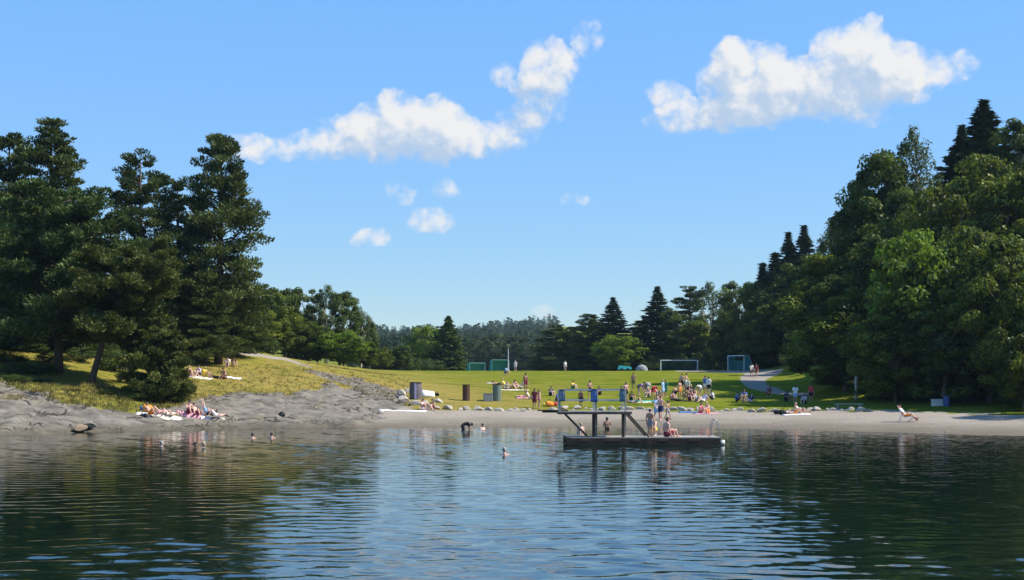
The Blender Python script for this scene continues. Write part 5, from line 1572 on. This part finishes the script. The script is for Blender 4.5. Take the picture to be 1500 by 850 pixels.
for s in (-1, 1):
    b = MB(); b.tube([(s * .28, -.45, .14), (s * .28, .30, .75), (s * .28, .62, 1.05)], .016, 6); b.tube([(s * .28, .42, .14), (s * .28, -.05, .48)], .016, 6); b.build('frame', STEEL, o)
    for yy in (-.45, .42):
        b = MB(); b.tube([(s * .30 - .025, yy, .14), (s * .30 + .025, yy, .14)], .14, 16); b.build('wheel', CLOTH['black'], o)
b = MB(); b.tube([(-.28, .62, 1.05), (.28, .62, 1.05)], .02, 6); b.build('handle', CLOTH['black'], o)

WHITE = M('goal_white', (.78, .78, .76), .4, .05)
def net_mat(name, c, dens):
    m, N, out = new_mat(name)
    tc = N.n('ShaderNodeTexCoord')
    br = N.n('ShaderNodeTexBrick'); N.put(br.inputs['Vector'], tc.outputs['Object'])
    d_ = N.n('ShaderNodeBsdfDiffuse'); d_.inputs[0].default_value = (*c, 1)
    t_ = N.n('ShaderNodeBsdfTransparent')
    x_ = N.n('ShaderNodeMixShader'); x_.inputs[0].default_value = dens
    N.put(x_.inputs[1], t_.outputs[0]); N.put(x_.inputs[2], d_.outputs[0]); N.put(out.inputs[0], x_.outputs[0])
    return m
NETT = net_mat('net_teal', (.05, .34, .34), .75)
NETW = net_mat('net_dark_green', (.02, .10, .09), .45)
def goal(px, Y, w, h, dp, label, net, rz=0.0, fm=None):
    fm = fm or WHITE
    x = px2x(px, Y); z = Hs(x, Y)
    o = thing('football_goal', label, 'goal', (x, Y, z), rz)
    for s in (-1, 1):
        b = MB(); b.tube([(s * w / 2, 0, 0), (s * w / 2, 0, h)], .075, 10); b.build('post', fm, o)
        b = MB(); b.tube([(s * w / 2, .0, h), (s * w / 2, dp * .45, h), (s * w / 2, dp, .03), (s * w / 2, 0, .03)], .03, 6); b.build('net_support', fm, o)
    b = MB(); b.tube([(-w / 2, 0, h), (w / 2, 0, h)], .075, 10); b.build('crossbar', fm, o)
    b = MB()
    b.add([(-w / 2, 0, h), (w / 2, 0, h), (w / 2, dp * .45, h), (-w / 2, dp * .45, h), (w / 2, dp, .04), (-w / 2, dp, .04), (-w / 2, 0, .04), (w / 2, 0, .04)],
          [(0, 1, 2, 3), (3, 2, 4, 5), (0, 3, 5, 6), (1, 7, 4, 2)])
    b.build('net', net, o)
goal(995, 244, 7.32, 2.1, 1.8, 'white football goal at the right far end of the field', NETW)
goal(1078, 240, 5.0, 2.9, 2.6, 'tall goal with teal net near the path bend', NETT, R(-62))
goal(699, 282, 4.0, 1.9, 1.6, 'low goal with teal net on the far left of the field', NETT, R(28), M('goal_teal', (.10, .26, .26), .6, .1))
goal(733, 284, 4.2, 2.7, 2.2, 'taller goal with teal net beside the pale pole', NETT, R(20), M('goal_teal', (.10, .26, .26), .6, .1))
# pale pole on the field edge
x = px2x(744.5, 250); z = Hs(x, 250)
o = thing('lamp_pole', 'tall pale pole standing on the far field edge', 'pole', (x, 250, z))
b = MB(); b.tube([(0, 0, -.2), (0, 0, 4.6)], [.12, .08], 10); b.build('pole_shaft', M('pole_pale', (.5, .5, .5), .5, .1), o)
b = MB(); b.box((0, 0, 4.75), (.35, .35, .3)); b.build('lamp_head', M('pole_head', (.2, .22, .2), .5, .1), o)
# tarpaulin covered trailer and pale tent beyond the lawn
x = px2x(915, 243); z = Hs(x, 243)
o = thing('covered_trailer', 'low trailer under a teal cover left of the pale dome tent', 'trailer', (x, 243, z))
b = MB(); b.add([(-1.4, -.6, .35), (1.4, -.6, .35), (1.4, .6, .35), (-1.4, .6, .35), (-1.1, -.4, 1.15), (1.2, -.4, .9), (1.2, .4, .9), (-1.1, .4, 1.15)], [(0, 3, 2, 1), (4, 5, 6, 7), (0, 1, 5, 4), (1, 2, 6, 5), (2, 3, 7, 6), (3, 0, 4, 7)])
b.build('cover', CLOTH['teal'], o)
for s in (-.6, .6):
    b = MB(); b.tube([(s - .0, -.62, .3), (s, -.5, .3)], .3, 14); b.build('wheel', CLOTH['black'], o)
x = px2x(940, 243); z = Hs(x, 243)
o = thing('dome_tent', 'small pale grey dome tent on the far edge of the lawn', 'tent', (x, 243, z))
b = MB()
b.ball((0, 0, 0), (1.25, 1.0, 1.25), 16, 12); b.build('tent_shell', M('tent_grey', (.24, .25, .25), .8, .15), o, None, True)
b = MB(); b.add([(-.45, -1.0, .02), (.35, -1.02, .02), (.0, -.80, .85)], [(0, 1, 2)]); c_ = b.build('tent_door', CLOTH['black'], o); md = c_.modifiers.new('t', 'SOLIDIFY'); md.thickness = .03

# ------------------------------------------------------------------ tall grass along the bank and tufts on the lawn
def grass_tufts(name, spots, h, w, lo, hi, n):
    pts = []
    while len(pts) < n:
        px = rng.uniform(*spots[0]); row = np.interp(px, *GRASS_ROW) - rng.uniform(*spots[1])
        pts.append((px, row))
    pts = np.array(pts)
    Vs = []; T = []
    for px, row in pts:
        x, y, z = ground_at(px, row, 80, 170)
        k = rng.integers(4, 9)
        c = np.stack([x + rng.normal(0, .12, k), y + rng.normal(0, .12, k), np.full(k, z)], 1)
        hh = h * rng.uniform(.5, 1.2, k); a = rng.uniform(0, 6.28, k); ln = rng.uniform(.1, .5, k)
        tip = c + np.stack([np.cos(a) * ln * hh, np.sin(a) * ln * hh, hh], 1)
        sd_ = np.stack([-np.sin(a), np.cos(a), np.zeros(k)], 1) * w
        mid = c * .45 + tip * .55; mid[:, 2] += .06 * hh
        V = np.stack([c - sd_ * .6 - [0, 0, .03], c + sd_ * .6 - [0, 0, .03], mid + sd_, tip], 1).reshape(-1, 3)
        Vs.append(V); T.append(np.full(k, rng.uniform(0, 1)))
    V = np.concatenate(Vs)
    me = mesh_np(name, V, np.arange(len(V)).reshape(-1, 4), np.repeat(np.concatenate(T), 4), (leaf_mat(name + '_blades', lo, hi, .35, .02),))
    tag(link(name, me), 'long green and straw coloured grass along the bank', 'grass', kind='stuff')
grass_tufts('bank_grass', ((0, 285), (-2, 34)), .26, .030, (.05, .065, .014), (.26, .21, .06), 1500)
grass_tufts('dry_grass', ((262, 600), (-4, 42)), .17, .028, (.09, .095, .02), (.30, .23, .07), 1500)
# ------------------------------------------------------------------ haze: one closed box of thin air round everything
def haze():
    b = MB(); b.box((0, 815, 55), (3440, 1900, 122))
    m, N, out = new_mat('haze_air')
    v = N.n('ShaderNodeVolumePrincipled')
    v.inputs['Color'].default_value = (0.55, 0.75, 1.0, 1)
    v.inputs['Density'].default_value = HAZE
    v.inputs['Anisotropy'].default_value = 0.2
    N.put(out.inputs['Volume'], v.outputs[0])
    tag(b.build('haze', m), kind='stuff')
HAZE = 0.000065
haze()
